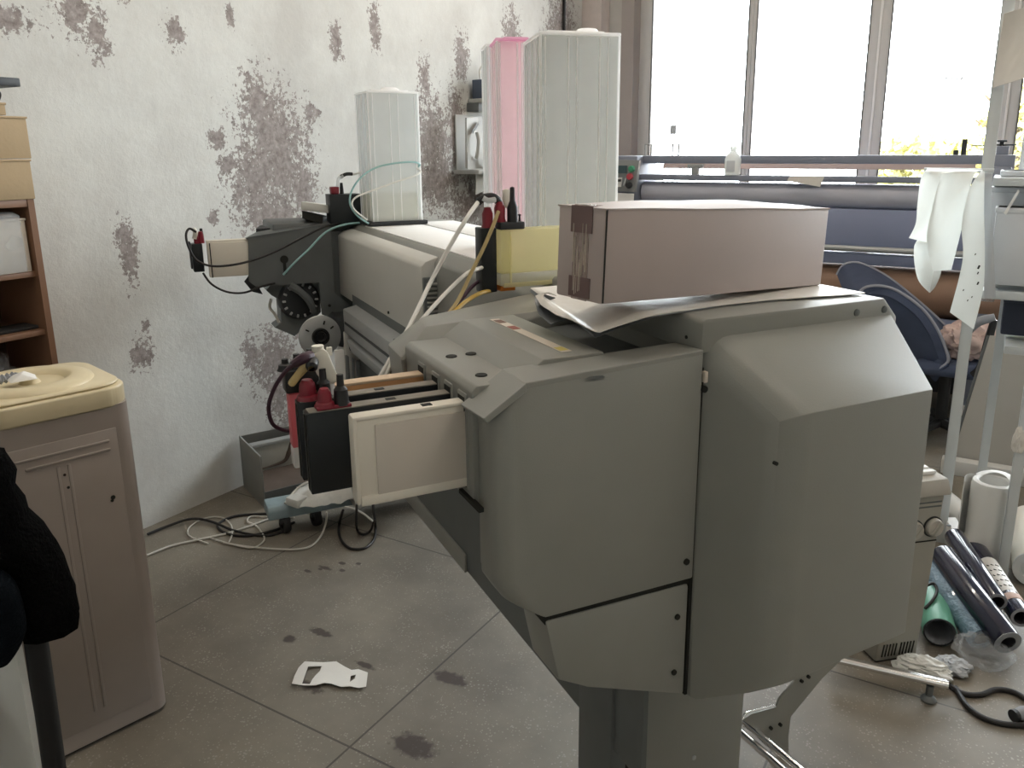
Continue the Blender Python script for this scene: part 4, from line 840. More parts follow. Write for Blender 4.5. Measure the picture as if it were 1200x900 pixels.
pn = B(); pn.box((ka-.001, kb-kd+.04, .06), (ka+.003, kb-.045, .865), .003); sidep = CL.part('side_panel', pn, 'coolbody')
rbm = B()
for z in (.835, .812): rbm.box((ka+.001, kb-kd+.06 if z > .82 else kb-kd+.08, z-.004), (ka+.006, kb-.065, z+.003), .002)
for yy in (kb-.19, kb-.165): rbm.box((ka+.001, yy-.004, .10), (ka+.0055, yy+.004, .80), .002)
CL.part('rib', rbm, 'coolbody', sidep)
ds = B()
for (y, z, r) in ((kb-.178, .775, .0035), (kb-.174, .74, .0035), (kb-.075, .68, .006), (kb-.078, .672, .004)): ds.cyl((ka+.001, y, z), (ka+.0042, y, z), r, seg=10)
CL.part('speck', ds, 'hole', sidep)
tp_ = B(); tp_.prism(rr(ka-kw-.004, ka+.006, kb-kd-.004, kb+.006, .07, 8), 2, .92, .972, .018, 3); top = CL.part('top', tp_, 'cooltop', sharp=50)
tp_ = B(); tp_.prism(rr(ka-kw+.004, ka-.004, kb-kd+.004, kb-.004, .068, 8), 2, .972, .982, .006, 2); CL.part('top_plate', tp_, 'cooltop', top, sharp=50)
cc = (ka-kw/2, kb-kd/2-.01, .98)
CL.part('bottle_ring', B().lathe([(.148, 0), (.144, .008), (.13, .014), (.10, .016), (.088, .013), (.080, .004), (.06, -.012), (.0, -.014)], cc, seg=44), 'cooltop', top, sharp=50)
CL.part('spike', B().lathe([(0, .016), (.020, .012), (.03, -.006)], cc, seg=20), 'cooltop', top, sharp=50)
bk = Thing('hose_coil', 'small white lump with a ridged grey spring hose on the cooler top', 'hose', KF, (ka-.24, kb-.22, .995))
cz = KF.Z(8, 447, 1.0); bk.part('coil', B().tubeof([Vector((cz[0]+.0-.002*k, cz[1]-.03+.006*k, 1.006+.007*math.cos(k*PI))) for k in range(11)], .006, 8, 3), 'core')
bk.part('tissue', B().hull([Vector((cz[0]+dx, cz[1]+dy, 1.0+dz)) for dx, dy, dz in ((.03, .0, 0), (.035, .06, .0), (-.02, .07, .0), (-.03, 0, .002), (.0, .04, .02), (.02, .03, .018))], .003), 'topwhite')

# white chair with a black coat thrown over it, at the very left
cx0 = D(41, 838, 1.62)
CH = Thing('chair', 'white backed chair with black frame under the black coat', 'chair', RF, (-1.72, .50, 0))
def bkf(u, v): return Vector((-1.94+.414*u, .66+.03*math.sin(PI*u), .18+.65*v))
CH.part('backrest', B().sheet(bkf, 12, 10, .012), 'chairwhite')
for l in (-1.955, -1.520): CH.part('leg', B().tubeof([(l, .68, 0), (l, .69, .4), (l+.0, .70, .86)], .021, 12), 'black')
for l in (-1.93, -1.67): CH.part('leg', B().tubeof([(l, .26, 0), (l, .28, .41)], .014, 10, 0), 'black')
CH.part('seat', B().box((-1.95, .24, .42), (-1.65, .645, .455), .015), 'chairwhite')
CH.part('back_rail', B().tubeof([(-1.955, .70, .86), (-1.73, .72, .88), (-1.520, .70, .86)], .014), 'black')
# coat
def loft(rings, name_b):
    b2 = bmesh.new(); R = [[b2.verts.new(p) for p in r] for r in rings]; n = len(R[0])
    for i in range(len(R)-1):
        for k in range(n): b2.faces.new((R[i][k], R[i][(k+1) % n], R[i+1][(k+1) % n], R[i+1][k]))
    b2.faces.new(R[0][::-1]); b2.faces.new(R[-1]); bmesh.ops.recalc_face_normals(b2, faces=b2.faces[:]); name_b.merge(b2)
CT = Thing('coat', 'black fluffy coat with a hanging sleeve at the left edge of the picture', 'coat', RF, (-1.66, .70, .62))
def fuzz(p, k=.006): return Vector(p)+Vector((nz(p, 60), nz((p[1], p[0], p[2]), 60), nz((p[2], p[1], p[0]), 60)))*k
rings = []
sec = [(1.06, -1.76, .10, .06), (1.02, -1.74, .17, .085), (.94, -1.71, .18, .09), (.84, -1.69, .175, .09), (.74, -1.66, .175, .088), (.66, -1.67, .16, .08), (.625, -1.70, .11, .05)]
for (z, l, rl, rw) in sec:
    rings.append([fuzz((l+rl*math.cos(2*PI*k/40)*(1+.06*math.sin(5*2*PI*k/40+z*9)), .66+rw*math.sin(2*PI*k/40)-.02, z+.01*math.sin(k))) for k in range(40)])
b_ = B(); loft(rings, b_); CT.part('body', b_, 'coat', sharp=80)
sl = [(D(-48, 545, 1.62), .072), (D(-28, 585, 1.62), .066), (D(-4, 622, 1.62), .060), (D(30, 655, 1.62), .055), (D(44, 690, 1.62), .054), (D(55, 718, 1.62), .050), (D(60, 738, 1.62), .044)]
rings = []
for i, (c, r) in enumerate(sl):
    d = (sl[min(i+1, len(sl)-1)][0]-sl[max(i-1, 0)][0]).normalized(); up = Vector((0, 1, 0)); s_ = d.cross(up).normalized(); up = s_.cross(d)
    for h in ((0, .5) if i < len(sl)-1 else (0,)):
        c2 = c if h == 0 else c.lerp(sl[i+1][0], .5); r2 = (r if h == 0 else (r+sl[i+1][1])/2)*(1+.07*((i*2+(h > 0)) % 2))
        rings.append([fuzz(c2+(s_*math.cos(2*PI*k/30)+up*math.sin(2*PI*k/30))*r2*(1+.07*math.sin(3*2*PI*k/30+i))) for k in range(30)])
b_ = B(); loft(rings, b_); CT.part('sleeve', b_, 'coat', sharp=80)
c0, c1 = D(61, 740, 1.62), D(66, 752, 1.62); 
solo('scarf', B().tubeof([D(-30, 680, 1.56), D(-8, 695, 1.555), D(2, 740, 1.56), D(-4, 775, 1.57)], [.03, .036, .038, .02], 16), 'navy', RF, D(5, 720, 1.56), 'dark navy cloth bunched below the black coat', 'cloth')

# ------------------------------------------------------------------ floor at the foot of the wall
NF = Frame(-.53-.405); n0 = NF.local(RF.world((-2.985, 2.375, 0)))
na, nb = n0[0], n0[1]; nd_, nl = .30, .62
BN = Thing('metal_box', 'open grey sheet metal box on the floor against the wall', 'box', NF, (na+nd_/2, nb+nl/2, 0))
for y in (nb, nb+nl-.006): BN.part('end_panel', B().prism([(na, 0), (na+nd_, 0), (na+nd_, .245), (na, .256)], 1, y, y+.006), 'bin')
BN.part('back_panel', B().box((na, nb+.006, 0), (na+.006, nb+nl-.006, .256)), 'bin'); BN.part('bottom', B().box((na, nb+.006, 0), (na+nd_, nb+nl-.006, .008)), 'rust')
BN.part('front_lip', B().box((na+nd_-.006, nb+.006, 0), (na+nd_, nb+nl-.006, .075), .001), 'steel')
BN.part('inner_shelf', B().hull([(na+nd_-.006, nb+.01, .074), (na+nd_-.006, nb+nl-.02, .074), (na+.13, nb+.01, .11), (na+.13, nb+nl-.02, .11), (na+.13, nb+.01, .10), (na+.13, nb+nl-.02, .10), (na+nd_-.01, nb+.01, .066), (na+nd_-.01, nb+nl-.02, .066)]), 'rust')
BN.part('inner_panel', B().box((na+.125, nb+.012, .10), (na+.13, nb+nl-.02, .238), .001), 'binl')
BN.part('panel_rim', B().box((na+.10, nb+.012, .234), (na+.145, nb+nl-.02, .248), .003), 'alu')
BN.part('dark_smear', B().tubeof([(na+.132, nb+.02, .12), (na+.132, nb+.10, .125), (na+.132, nb+.16, .135), (na+.132, nb+.185, .17), (na+.132, nb+.20, .22)], [.003, .005, .008, .012, .006], 8), 'rust')
BN.part('folded_edge', B().tubeof([(na, nb+.003, .256), (na+nd_, nb+.003, .245)], .0032, 8, 0), 'alu')
# power strip wrapped in a bag on the far printer foot
PS = Thing('power_strip', 'white multi socket power strip in a plastic bag on the far printer foot', 'power strip', PF, (.66, 3.27, .126))
PS.part('body', B().obox((.60, 3.26, .148), (.34, .075, .038), (0, 0, .55), .008), 'bag')
def pbag(u, v):
    q = .46+.40*u; p = 3.16+.20*v; 
    z = .137+.060*(math.sin(PI*u)**.5)*(math.sin(PI*v)**.5)+.022*nz((u*5, v*5, 1))*math.sin(PI*v)+.012*nz((u*12, v*12, 5))
    return Vector((q+.03*nz((u*4, v*4, 7))+.05*v, p-.05*math.sin(u*4), z))
PS.part('plastic_bag', B().sheet(pbag, 30, 22, .0012), 'bag', None, None, 60)
def cable(pts, r, mat, label, name='cable'):
    P = [RF.local(q) if False else q for q in pts]; return solo(name, B().tubeof(P, r), mat, RF, P[len(P)//2], label, 'cable')
def G(x, y, z=.006): return RF.Z(x, y, z)
cable([G(173, 626, .01), G(195, 617, .01), G(225, 608, .02), G(250, 612, .012), G(275, 622, .008), G(310, 628, .006), G(335, 622, .006)], .0055, 'cordb', 'thick black cable running along the floor below the wall')
cable([G(345, 600), G(310, 602), G(275, 605), G(255, 615), G(265, 625), G(290, 628), G(320, 622), G(345, 612)], .0055, 'cordb', 'black cable coiled in a loop on the floor before the metal box')
cable([G(170, 652), G(200, 640), G(235, 632), G(270, 624), G(305, 612), G(330, 602), G(345, 596)], .0048, 'cordw', 'thick whitish cable crossing the floor towards the water cooler')
cable([G(345, 606), G(318, 606), G(295, 605), G(290, 611), G(300, 616), G(308, 626), G(309, 634), G(296, 642), G(272, 638), G(245, 630)], .0035, 'cordw', 'thin off-white wire with a small curl on the floor')
cable([G(244, 637), G(222, 628), G(222, 618), G(238, 608), G(258, 606), G(270, 614), G(272, 626), G(268, 636)], .0032, 'cordw', 'thin white wire lying in a round loop by the wall')
pw = [PF.Z(334, 590, .13), PF.Z(345, 576, .15), PF.Z(356, 567, .17), PF.Z(368, 564, .17)]
solo('cable', B().tubeof(pw, .005), 'cordw', PF, pw[1], 'white lead rising from the blue-grey foot into the bagged power strip', 'cable')
cable([RF.Z(383, 600, .12), RF.Z(382, 612, .06), G(376, 628), G(364, 640), G(345, 644), G(315, 643), G(285, 640), G(262, 636)], .0042, 'cordw', 'white lead looping from the bagged power strip out over the floor')
cable([RF.Z(437, 590, .2), RF.Z(438, 600, .12), G(440, 618, .02), G(438, 632), G(428, 642), G(412, 643), G(402, 636), G(397, 624), G(398, 612, .02), RF.Z(402, 598, .12)], .0055, 'cordb', 'black cable hanging in a loop under the ink cartridges')
cable([RF.Z(418, 592, .2), G(418, 618, .02), G(424, 626, .01), G(434, 622, .02), RF.Z(439, 608, .1)], .005, 'cordb', 'shorter black cable hooked inside the bigger hanging loop')
cable([RF.Z(404, 594, .16), RF.Z(414, 596, .15), RF.Z(426, 602, .13), RF.Z(437, 611, .1)], .004, 'cordw', 'grey-white lead drooping right of the bagged power strip')
# torn paper label on the floor
T = Thing('paper_scrap', 'torn white paper scrap with two cut-out holes lying on the floor', 'paper', RF, RF.Z(386, 790, 0))
po = [(342, 801), (345, 792), (350, 782), (357, 775), (366, 775.5), (379, 776), (394, 775), (404, 781), (412, 785), (420, 784), (431, 788), (429, 804.5), (420, 806), (410, 804), (400, 805), (388, 801), (380, 800), (370, 803), (355, 803)]
h1 = [(361, 781), (377, 780.5), (375, 786), (370, 791), (366, 796), (363, 801.5), (354, 801)]
h2 = [(411, 792), (417, 790.5), (416, 795), (410, 799)]
def poly_holes(outer, holes, zf, th):
    b2 = bmesh.new(); es = []
    for loop in [outer]+holes:
        vs = [b2.verts.new(zf(x, y)) for x, y in loop]; es += [b2.edges.new((vs[i], vs[(i+1) % len(vs)])) for i in range(len(vs))]
    bmesh.ops.triangle_fill(b2, use_beauty=True, use_dissolve=False, edges=es)
    bmesh.ops.recalc_face_normals(b2, faces=b2.faces[:])
    bmesh.ops.solidify(b2, geom=b2.faces[:], thickness=th); o = B(); o.merge(b2); return o
def zf(x, y):
    lift = .004+.006*abs(math.sin(x*.13+y*.05)); p = RF.Z(x, y, lift); return p
T.part('sheet', poly_holes(po, [h1, h2], zf, .0008), 'paper')
# wall-mounted white bracket unit in the far corner of the left wall
T = Thing('wall_bracket', 'white sheet metal bracket unit mounted on the wall left of the pink tank', 'bracket', RF, (-2.95, 4.4, 1.3))
def WLp(x, y, l=-2.9): return RF.A(x, y, l)
T.part('back_plate', B().box((-2.995, 4.20, 1.42), (-2.985, 4.75, 1.78), .002), 'offwhite')
T.part('front_plate', B().face([WLp(x, y, -2.86) for x, y in ((547, 138), (560, 137), (561, 190), (556, 196), (547, 197))], .012), 'offwhite')
T.part('shelf', B().box((-2.99, 4.17, 1.42), (-2.80, 4.75, 1.445), .004), 'offwhite')
T.part('gusset', B().face([WLp(548, 178, -2.84), WLp(566, 197, -2.84), WLp(548, 198, -2.84)], .006), 'offwhite')
T.part('gusset', B().face([WLp(558, 199, -2.9), WLp(600, 199, -2.9), WLp(572, 222, -2.9), WLp(558, 228, -2.9)], .008), 'shell_lt')
T.part('gusset', B().face([WLp(566, 226, -2.9), WLp(600, 205, -2.9), WLp(600, 235, -2.9), WLp(575, 240, -2.9)], .008), 'shell_lt')
T.part('black_marker', B().hull([WLp(553, 154, -2.855), WLp(560, 143, -2.855), WLp(561, 146, -2.855), WLp(554, 157, -2.855), WLp(553, 154, -2.84), WLp(560, 143, -2.84), WLp(561, 146, -2.84), WLp(554, 157, -2.84)]), 'black')
T.part('cable', B().tubeof([WLp(559, 155, -2.83), WLp(561, 165, -2.82), WLp(560, 178, -2.82), WLp(558, 186, -2.83)], .012), 'offwhite')
T.part('clutter', B().hull([WLp(564, 186, -2.85), WLp(580, 182, -2.85), WLp(590, 190, -2.85), WLp(578, 197, -2.85), WLp(564, 186, -2.80), WLp(590, 190, -2.80), WLp(578, 197, -2.78)], .01), 'bag')
T = Thing('ink_block', 'small wall shelf of blue-grey cartridges with wires left of the clear tank', 'ink unit', RF, (-2.95, 4.45, 1.9))
T.part('tray', B().box((-2.995, 4.35, 1.855), (-2.86, 4.65, 1.88), .004), 'offwhite')
for k in range(5): T.part('cartridge', B().box((-2.97, 4.365+.055*k, 1.88), (-2.87, 4.41+.055*k, 1.995), .004), 'bluecart')
for k in range(5): T.part('wire', B().tubeof([(-2.92, 4.387+.055*k, 1.99), (-2.92, 4.38+.055*k, 2.05), (-2.90, 4.41+.05*k, 2.09), (-2.93, 4.47+.05*k, 2.085)], .006), 'cordb' if k % 2 else 'tubew')
T.part('cord', B().tubeof([(-2.86, 4.36, 1.92), (-2.85, 4.45, 1.87), (-2.85, 4.58, 1.80), (-2.88, 4.7, 1.76)], .011), 'tubew')
T.part('side_block', B().box((-2.99, 4.33, 1.80), (-2.90, 4.42, 1.855), .004), 'steel')
# ================================================================== LAMINATOR BEFORE THE WINDOW
LB = 5.15
def Lp(x, y, w=LB): return RF.B(x, y, w)
LM = Thing('roll_laminator', 'big blue-grey roll laminating machine standing in front of the window', 'laminating machine', RF, (-1.1, 5.3, 0))
l0, l1 = Lp(752, 200)[0], Lp(1166, 200)[0]
zt, zb = Lp(950, 182)[2], Lp(950, 192)[2]
LM.part('top_beam', B().box((l0-.02, LB, zb), (l1, LB+.10, zt), .006), 'lam')
LM.part('rear_board', B().box((l0+.1, LB+.14, zb-.035), (l1-.1, LB+.16, zb+.005), .003), 'kraft')
z1a, z1b = Lp(950, 206)[2], Lp(950, 213)[2]
LM.part('front_rail', B().box((l0, LB-.06, z1b), (l1, LB+.02, z1a), .006), 'lam')
zc0, zc1 = Lp(950, 215)[2], Lp(950, 243)[2]; r_ = (zc0-zc1)/2
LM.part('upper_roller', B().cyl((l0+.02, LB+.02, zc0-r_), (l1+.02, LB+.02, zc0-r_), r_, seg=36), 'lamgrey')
z2a, z2b = Lp(950, 243)[2], Lp(950, 284)[2]
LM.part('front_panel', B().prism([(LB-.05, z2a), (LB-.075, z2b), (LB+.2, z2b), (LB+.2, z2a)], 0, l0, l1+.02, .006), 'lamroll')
zr = Lp(950, 287)[2]; LM.part('guide_rod', B().cyl((l0, LB-.09, zr), (l1, LB-.09, zr), .017, seg=16), 'alu')
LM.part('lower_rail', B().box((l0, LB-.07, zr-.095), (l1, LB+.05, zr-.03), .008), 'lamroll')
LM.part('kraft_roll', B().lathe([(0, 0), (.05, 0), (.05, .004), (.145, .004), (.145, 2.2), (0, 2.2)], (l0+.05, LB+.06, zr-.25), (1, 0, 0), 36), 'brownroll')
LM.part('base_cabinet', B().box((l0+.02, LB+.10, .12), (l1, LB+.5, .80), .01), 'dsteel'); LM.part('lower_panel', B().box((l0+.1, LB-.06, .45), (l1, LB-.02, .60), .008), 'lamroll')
for (l, nm) in ((l0-.06, 'end_frame'), (l1+.03, 'end_frame')): LM.part(nm, B().box((l-.05, LB-.06, .10), (l+.05, LB+.45, zb-.01), .012), 'lam')
# control box on the left end
cb0, cb1 = Lp(700, 182)[0], Lp(754, 182)[0]
ct = B(); ct.prism([(LB-.14, Lp(740, 246)[2]), (LB-.10, zt), (LB+.25, zt), (LB+.25, Lp(740, 246)[2])], 0, cb0, cb1, .01); cbx = LM.part('control_box', ct, 'lam')
WF = LB-.15
def cpan(x, y, w=WF): return RF.B(x, y, w)
LM.part('control_panel', B().face([cpan(715, 187), cpan(749, 188), cpan(744, 225), cpan(712, 224)], .03), 'lampanel', cbx)
LM.part('display', B().face([cpan(718, 194, WF-.035), cpan(735, 194, WF-.035), cpan(734, 203, WF-.035), cpan(717, 203, WF-.035)], .006), 'screen', cbx)
for (x, y, m_) in ((740, 198, 'green'), (738, 207, 'redb'), (737, 217, 'dsteel')): 
    p = cpan(x, y, WF-.03); LM.part('button', B().lathe([(0, .018), (.018, .016), (.022, .004), (.022, -.01)], p, (0, -1, 0), 16), m_, cbx)
p = cpan(733, 213, WF-.035); LM.part('selector_knob', B().obox(p, (.016, .03, .05), (0, .3, 0), .005), 'alu', cbx)
LM.part('key_legend', B().face([cpan(722, 208, WF-.034), cpan(729, 208, WF-.034), cpan(728, 219, WF-.034), cpan(721, 219, WF-.034)], .004), 'topwhite', cbx)
LM.part('legend_square', B().face([cpan(723, 210, WF-.041), cpan(728, 210, WF-.041), cpan(727.5, 213, WF-.041), cpan(722.7, 213, WF-.041)], .002), 'dsteel', cbx)
LM.part('paper_note', B().face([cpan(722, 226, WF-.02), cpan(743, 227, WF-.02), cpan(742, 244, WF-.02), cpan(722, 244, WF-.02)], .002), 'topwhite', cbx)
# right end tower and clamps
LM.part('tower', B().box((Lp(1160, 180)[0], LB-.02, Lp(1160, 206)[2]), (Lp(1191, 180)[0], LB+.14, zt), .006), 'lam'); LM.part('tower_post', B().box((Lp(1167, 180)[0], LB+.0, zt-.02), (Lp(1182, 180)[0], LB+.08, Lp(1170, 171)[2]), .005), 'lam')
p = Lp(1174, 168); LM.part('hand_screw', B().cyl((p[0], LB+.04, p[2]-.03), (p[0], LB+.04, p[2]+.01), .012, seg=12).box((p[0]-.07, LB+.03, p[2]-.012), (p[0]+.07, LB+.05, p[2]-.004), .003).box((p[0]-.025, LB+.02, p[2]+.008), (p[0]+.025, LB+.06, p[2]+.018), .003), 'dsteel')
p = Lp(1150, 171); LM.part('hand_screw', B().cyl((p[0]+.02, LB+.04, p[2]-.06), (p[0]+.02, LB+.04, p[2]), .008, seg=10).box((p[0]-.05, LB+.03, p[2]-.002), (p[0]+.04, LB+.05, p[2]+.005), .002), 'dsteel')
for x in (1120, 1129): p = Lp(x, 176); LM.part('stub', B().cyl((p[0], LB+.05, zt-.01), (p[0], LB+.05, p[2]+(.06 if x == 1129 else .0)), .014, seg=10), 'dsteel')
for x in (758, 790):
    p = Lp(x, 175); LM.part('clear_clip', B().tubeof([(p[0]-.022, LB+.03, zt), (p[0]-.022, LB+.03, zt+.075), (p[0]+.02, LB+.03, zt+.075), (p[0]+.02, LB+.03, zt)], .007, 8, 0), 'alu')
p = Lp(815, 196); LM.part('tension_knob', B().box((p[0]-.05, LB-.02, p[2]-.005), (p[0]+.05, LB+.03, p[2]+.02), .006).box((p[0]-.022, LB-.02, p[2]-.07), (p[0]+.022, LB+.03, p[2]), .006), 'lampanel')
LM.part('foot', B().box((l1-.05, LB-.12, .06), (l1+.09, LB+.5, .11), .01), 'topwhite'); LM.part('caster', B().lathe([(0, -.03), (.05, -.03), (.055, -.02), (.055, .02), (.05, .03), (0, .03)], (l1+.02, LB-.06, .055), (1, 0, 0), 20), 'rubber')
LM.part('foot', B().box((l0-.12, LB-.12, .0), (l0+.0, LB+.5, .10), .01), 'topwhite')
# bottle and paper slip on the laminator
p = Lp(858, 205, LB-.03); bt_ = Thing('bottle', 'white plastic bottle with grey label standing on the laminating machine', 'bottle', RF, (p[0], LB-.03, z1a))
h = Lp(858, 171, LB-.03)[2]-z1a
bt_.part('body', B().lathe([(0, 0), (.044, 0), (.050, .006), (.050, h*.55), (.042, h*.68), (.018, h*.82), (.018, h*.9), (0, h*.9)], (p[0], LB-.03, z1a), seg=26), 'film'); bt_.part('cap', B().lathe([(0, h), (.019, h), (.022, h*.97), (.022, h*.87), (0, h*.86)], (p[0], LB-.03, z1a), seg=18), 'film')
bt_.part('label', B().box((p[0]-.025, LB-.083, z1a+h*.12), (p[0]+.028, LB-.076, z1a+h*.50), .003), 'greyfab')
ps = [RF.B(x, y, LB-.09) for x, y in ((925, 207), (966, 207), (961, 219), (922, 212))]
solo('paper_slip', B().face(ps, .003), 'paper', RF, ps[0], 'small curled paper slip lying on the laminating machine roller', 'paper')

# ================================================================== OFFICE CHAIR (faces right, seen from its side)
CHX = (-.05, 4.73, 0)
OC = Thing('office_chair', 'navy office chair with a strongly reclined piped backrest', 'chair', RF, CHX)
nr_ = [(1000, 352), (1012, 338), (1030, 335), (1052, 341), (1080, 361), (1098, 385), (1108, 408), (1111, 424), (1100, 432)]
fr_ = [(981, 322), (988, 311), (1006, 308), (1035, 321), (1062, 341), (1090, 365), (1116, 391), (1126, 412), (1122, 425)]
def cr(P, t):
    n = len(P)-1; i = min(int(t*n), n-1); f = t*n-i; p0, p1, p2, p3 = P[max(i-1, 0)], P[i], P[i+1], P[min(i+2, n)]
    return tuple(.5*((2*p1[k])+(p2[k]-p0[k])*f+(2*p0[k]-5*p1[k]+4*p2[k]-p3[k])*f*f+(3*p1[k]-p0[k]-3*p2[k]+p3[k])*f**3) for k in range(2))
def backf(u, v):
    a = RF.B(*cr(nr_, u), 4.53); b = RF.B(*cr(fr_, u), 4.93); P = a.lerp(b, v); P.z -= .03*math.sin(PI*v); return P
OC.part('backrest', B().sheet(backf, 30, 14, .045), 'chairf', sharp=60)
pp = [backf(t/16, 0) for t in range(17)]; qq = [backf(t/16, 1) for t in range(17)]
lo_ = [(1000, 353), (1008, 362), (1030, 380), (1052, 396), (1072, 418), (1086, 436), (1094, 446), (1098, 446), (1100, 434)]
def shellf(u, v):
    a = RF.B(*cr(nr_, u), 4.525); b = RF.B(*cr(lo_, u), 4.62); P = a.lerp(b, v); P.y -= .02*math.sin(PI*v); return P
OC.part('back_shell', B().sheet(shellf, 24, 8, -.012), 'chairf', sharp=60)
OC.part('piping', B().tubeof(pp, .008, 8, 2), 'chairp'); OC.part('piping', B().tubeof(qq, .008, 8, 2), 'chairp')
sx, sw, sz = RF.B(1122, 430, 4.73)[0], 4.73, .50
def seatf(u, v): return Vector((sx-.26+.52*u, 4.05+.50*v, .50+.02*math.sin(PI*v)-.03*(1 if u > .9 else 0)*(u-.9)/.1))
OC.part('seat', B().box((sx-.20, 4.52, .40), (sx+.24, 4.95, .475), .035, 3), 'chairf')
for w_ in (4.50, 4.97):
    a = B(); a.tubeof([RF.B(1130, 393, w_), RF.B(1145, 378, w_), RF.B(1166, 372, w_)], [.022, .024, .02], 12)
    ar = OC.part('armrest', a, 'core'); s_ = B(); s_.tubeof([RF.B(1165, 375, w_), RF.B(1158, 400, w_), RF.B(1150, 430, w_), RF.B(1140, 440, w_)], [.016, .02, .022, .02], 10); OC.part('arm_support', s_, 'black', ar)
OC.part('back_bracket', B().tubeof([(sx-.1, 4.73, .40), (sx-.20, 4.73, .43), (sx-.22, 4.73, .55)], .025), 'black')
OC.part('gas_column', B().cyl((sx-.05, 4.73, .12), (sx-.05, 4.73, .41), .03, seg=18), 'black')
hubc = Vector((sx-.05, 4.73, .10))
for k in range(5):
    a = 2*PI*k/5+.5; e = hubc+Vector((math.cos(a)*.27, math.sin(a)*.27, -.02)); leg = OC.part('leg', B().tubeof([hubc, e], [.028, .018], 10, 0), 'black')
    OC.part('caster', B().lathe([(0, -.02), (.026, -.02), (.03, -.012), (.03, .012), (.026, .02), (0, .02)], e+Vector((0, 0, -.05)), (math.sin(a), -math.cos(a), 0), 16), 'rubber', leg)
crumple((sx+.03, 4.72, .48), (.14, .13, .12), 21, 'bag', 'pinkish beige bag with red print lying on the office chair seat', 'skinpink')

# ================================================================== WHITE RACK WITH VINYL STRIPS
RK = Thing('metal_rack', 'white metal rack hung with vinyl strips at the right edge', 'rack', RF, (.25, 2.9, 0))
lA = RF.B(1126, 440, 3.4)[0]; lB_ = RF.B(1163, 440, 3.75)[0]+.01; lC = .155
def post(l, w, z0=0, z1=2.15, t=.034): return B().box((l-t/2, w-.004, z0), (l+t/2, w, z1), .001).box((l-t/2, w-.004, z0), (l-t/2+.004, w+t, z1), .001)
RK.part('post', post(lA, 3.4, t=.04), 'rackp'); RK.part('post', post(lB_, 3.75, t=.034), 'rackp'); RK.part('post', post(lC, 3.18, 0, .75, .034), 'rackp'); RK.part('post', post(lA+1.1, 3.4), 'rackp'); RK.part('post', post(lB_+1.1, 3.75), 'rackp')
ztop = RF.B(1152, 203, 3.4)[2]; zmid = RF.B(1165, 341, 3.4)[2]; zlow = RF.B(1190, 400, 3.5)[2]
RK.part('hanging_rod', B().tubeof([RF.B(1083, 199, 3.36), RF.B(1165, 200, 3.36)], .008, 10, 0), 'rackp')
for z, xl in ((ztop-.015, 1152), (zmid, 1150), (zlow, 1178), (2.1, 1178)):
    xa = RF.B(xl, 300 if z > zlow else 400, 3.4)[0]; s_ = B(); s_.box((xa, 3.395, z-.03), (lA+1.12, 3.78, z), .003); RK.part('shelf', s_, 'rackp')
def strip(lft, rgt, w, name, label, mt, dep=.02, tw=0, n=26, rows=8, nm='vinyl_strip'):
    def fn(u, v):
        a = cr(lft, u); b = cr(rgt, u); p = RF.B(a[0]+(b[0]-a[0])*v, a[1]+(b[1]-a[1])*v, w+dep*math.sin(u*5+v*2)-.05*math.sin(PI*min(1, u*2.2)*.5)*0+tw*v+.06*max(0, (.12-u)/.12)); return p
    return solo(nm, B().sheet(fn, n, rows, .0012), mt, RF, fn(0, .5), label, 'vinyl strip', 'vinyl strips hanging over the rack', 60)
strip([(1087, 197), (1079, 210), (1075, 240), (1073, 262), (1065, 279)], [(1106, 198), (1101, 212), (1097, 240), (1096, 270), (1098, 287)], 3.27, '', 'leftmost white vinyl strip with a pointed lower left corner', 'film')
strip([(1076, 280), (1071, 290), (1072, 312), (1077, 330), (1089, 343)], [(1094, 280), (1096, 290), (1097, 306), (1093, 322), (1089, 343)], 3.33, '', 'white vinyl end hanging below the leftmost strip, pointed at the bottom', 'film', .01, -.05)
strip([(1097, 284), (1094, 300), (1086, 320), (1084, 335), (1090, 343)], [(1106, 290), (1105, 306), (1102, 322), (1096, 336), (1090, 343)], 3.36, '', 'curled bright inner face of the vinyl end below the leftmost strip', 'whiteroll', .01)
strip([(1104, 198), (1100, 214), (1092, 245), (1086, 280), (1093, 318)], [(1152, 199), (1143, 203), (1136, 222), (1127, 268), (1115, 316)], 3.23, '', 'widest white vinyl strip in the middle of the hanging bunch', 'film')
strip([(1150, 200), (1136, 222), (1127, 262), (1128, 305), (1113, 366)], [(1154, 201), (1153, 240), (1154, 300), (1152, 340), (1141, 386)], 3.18, '', 'long white vinyl strip with black specks ending lowest of the bunch', 'film', .01)
strip([(1151, 201), (1152, 235), (1154, 280), (1153, 350)], [(1163, 201), (1162, 235), (1164, 280), (1167, 350)], 3.33, '', 'grey shaded vinyl strip right of the speckled one', 'filmg', .01)
sk = B()
for (x, y, r) in ((1147, 313, .006), (1146, 320, .004), (1146, 332, .005), (1143, 298, .003), (1129, 340, .003), (1134, 352, .003), (1139, 348, .003)):
    p = RF.B(x, y, 3.15); sk.obox(p, (r, .0015, r*2.2), (0, .3, 0))
solo('ink_specks', sk, 'blackprint', RF, RF.B(1147, 318, 3.15), 'black ink specks on the longest vinyl strip', 'ink mark')
def shp(name, x0, y0, x1, y1, w, d, mt, label, cat, skew=0, bev=.006):
    a, b = RF.B(x0, y0, w), RF.B(x1, y1, w); T = Thing(name, label, cat, RF, ((a[0]+b[0])/2, w+d/2, b[2]), 'things stored on the white rack')
    T.part('body', B().box((a[0], w, b[2]), (b[0], w+d, a[2]), bev), mt); T.part('lid', B().box((a[0]-.004, w-.004, a[2]-.02), (b[0]+.004, w+d+.004, a[2]), .004), mt); return T
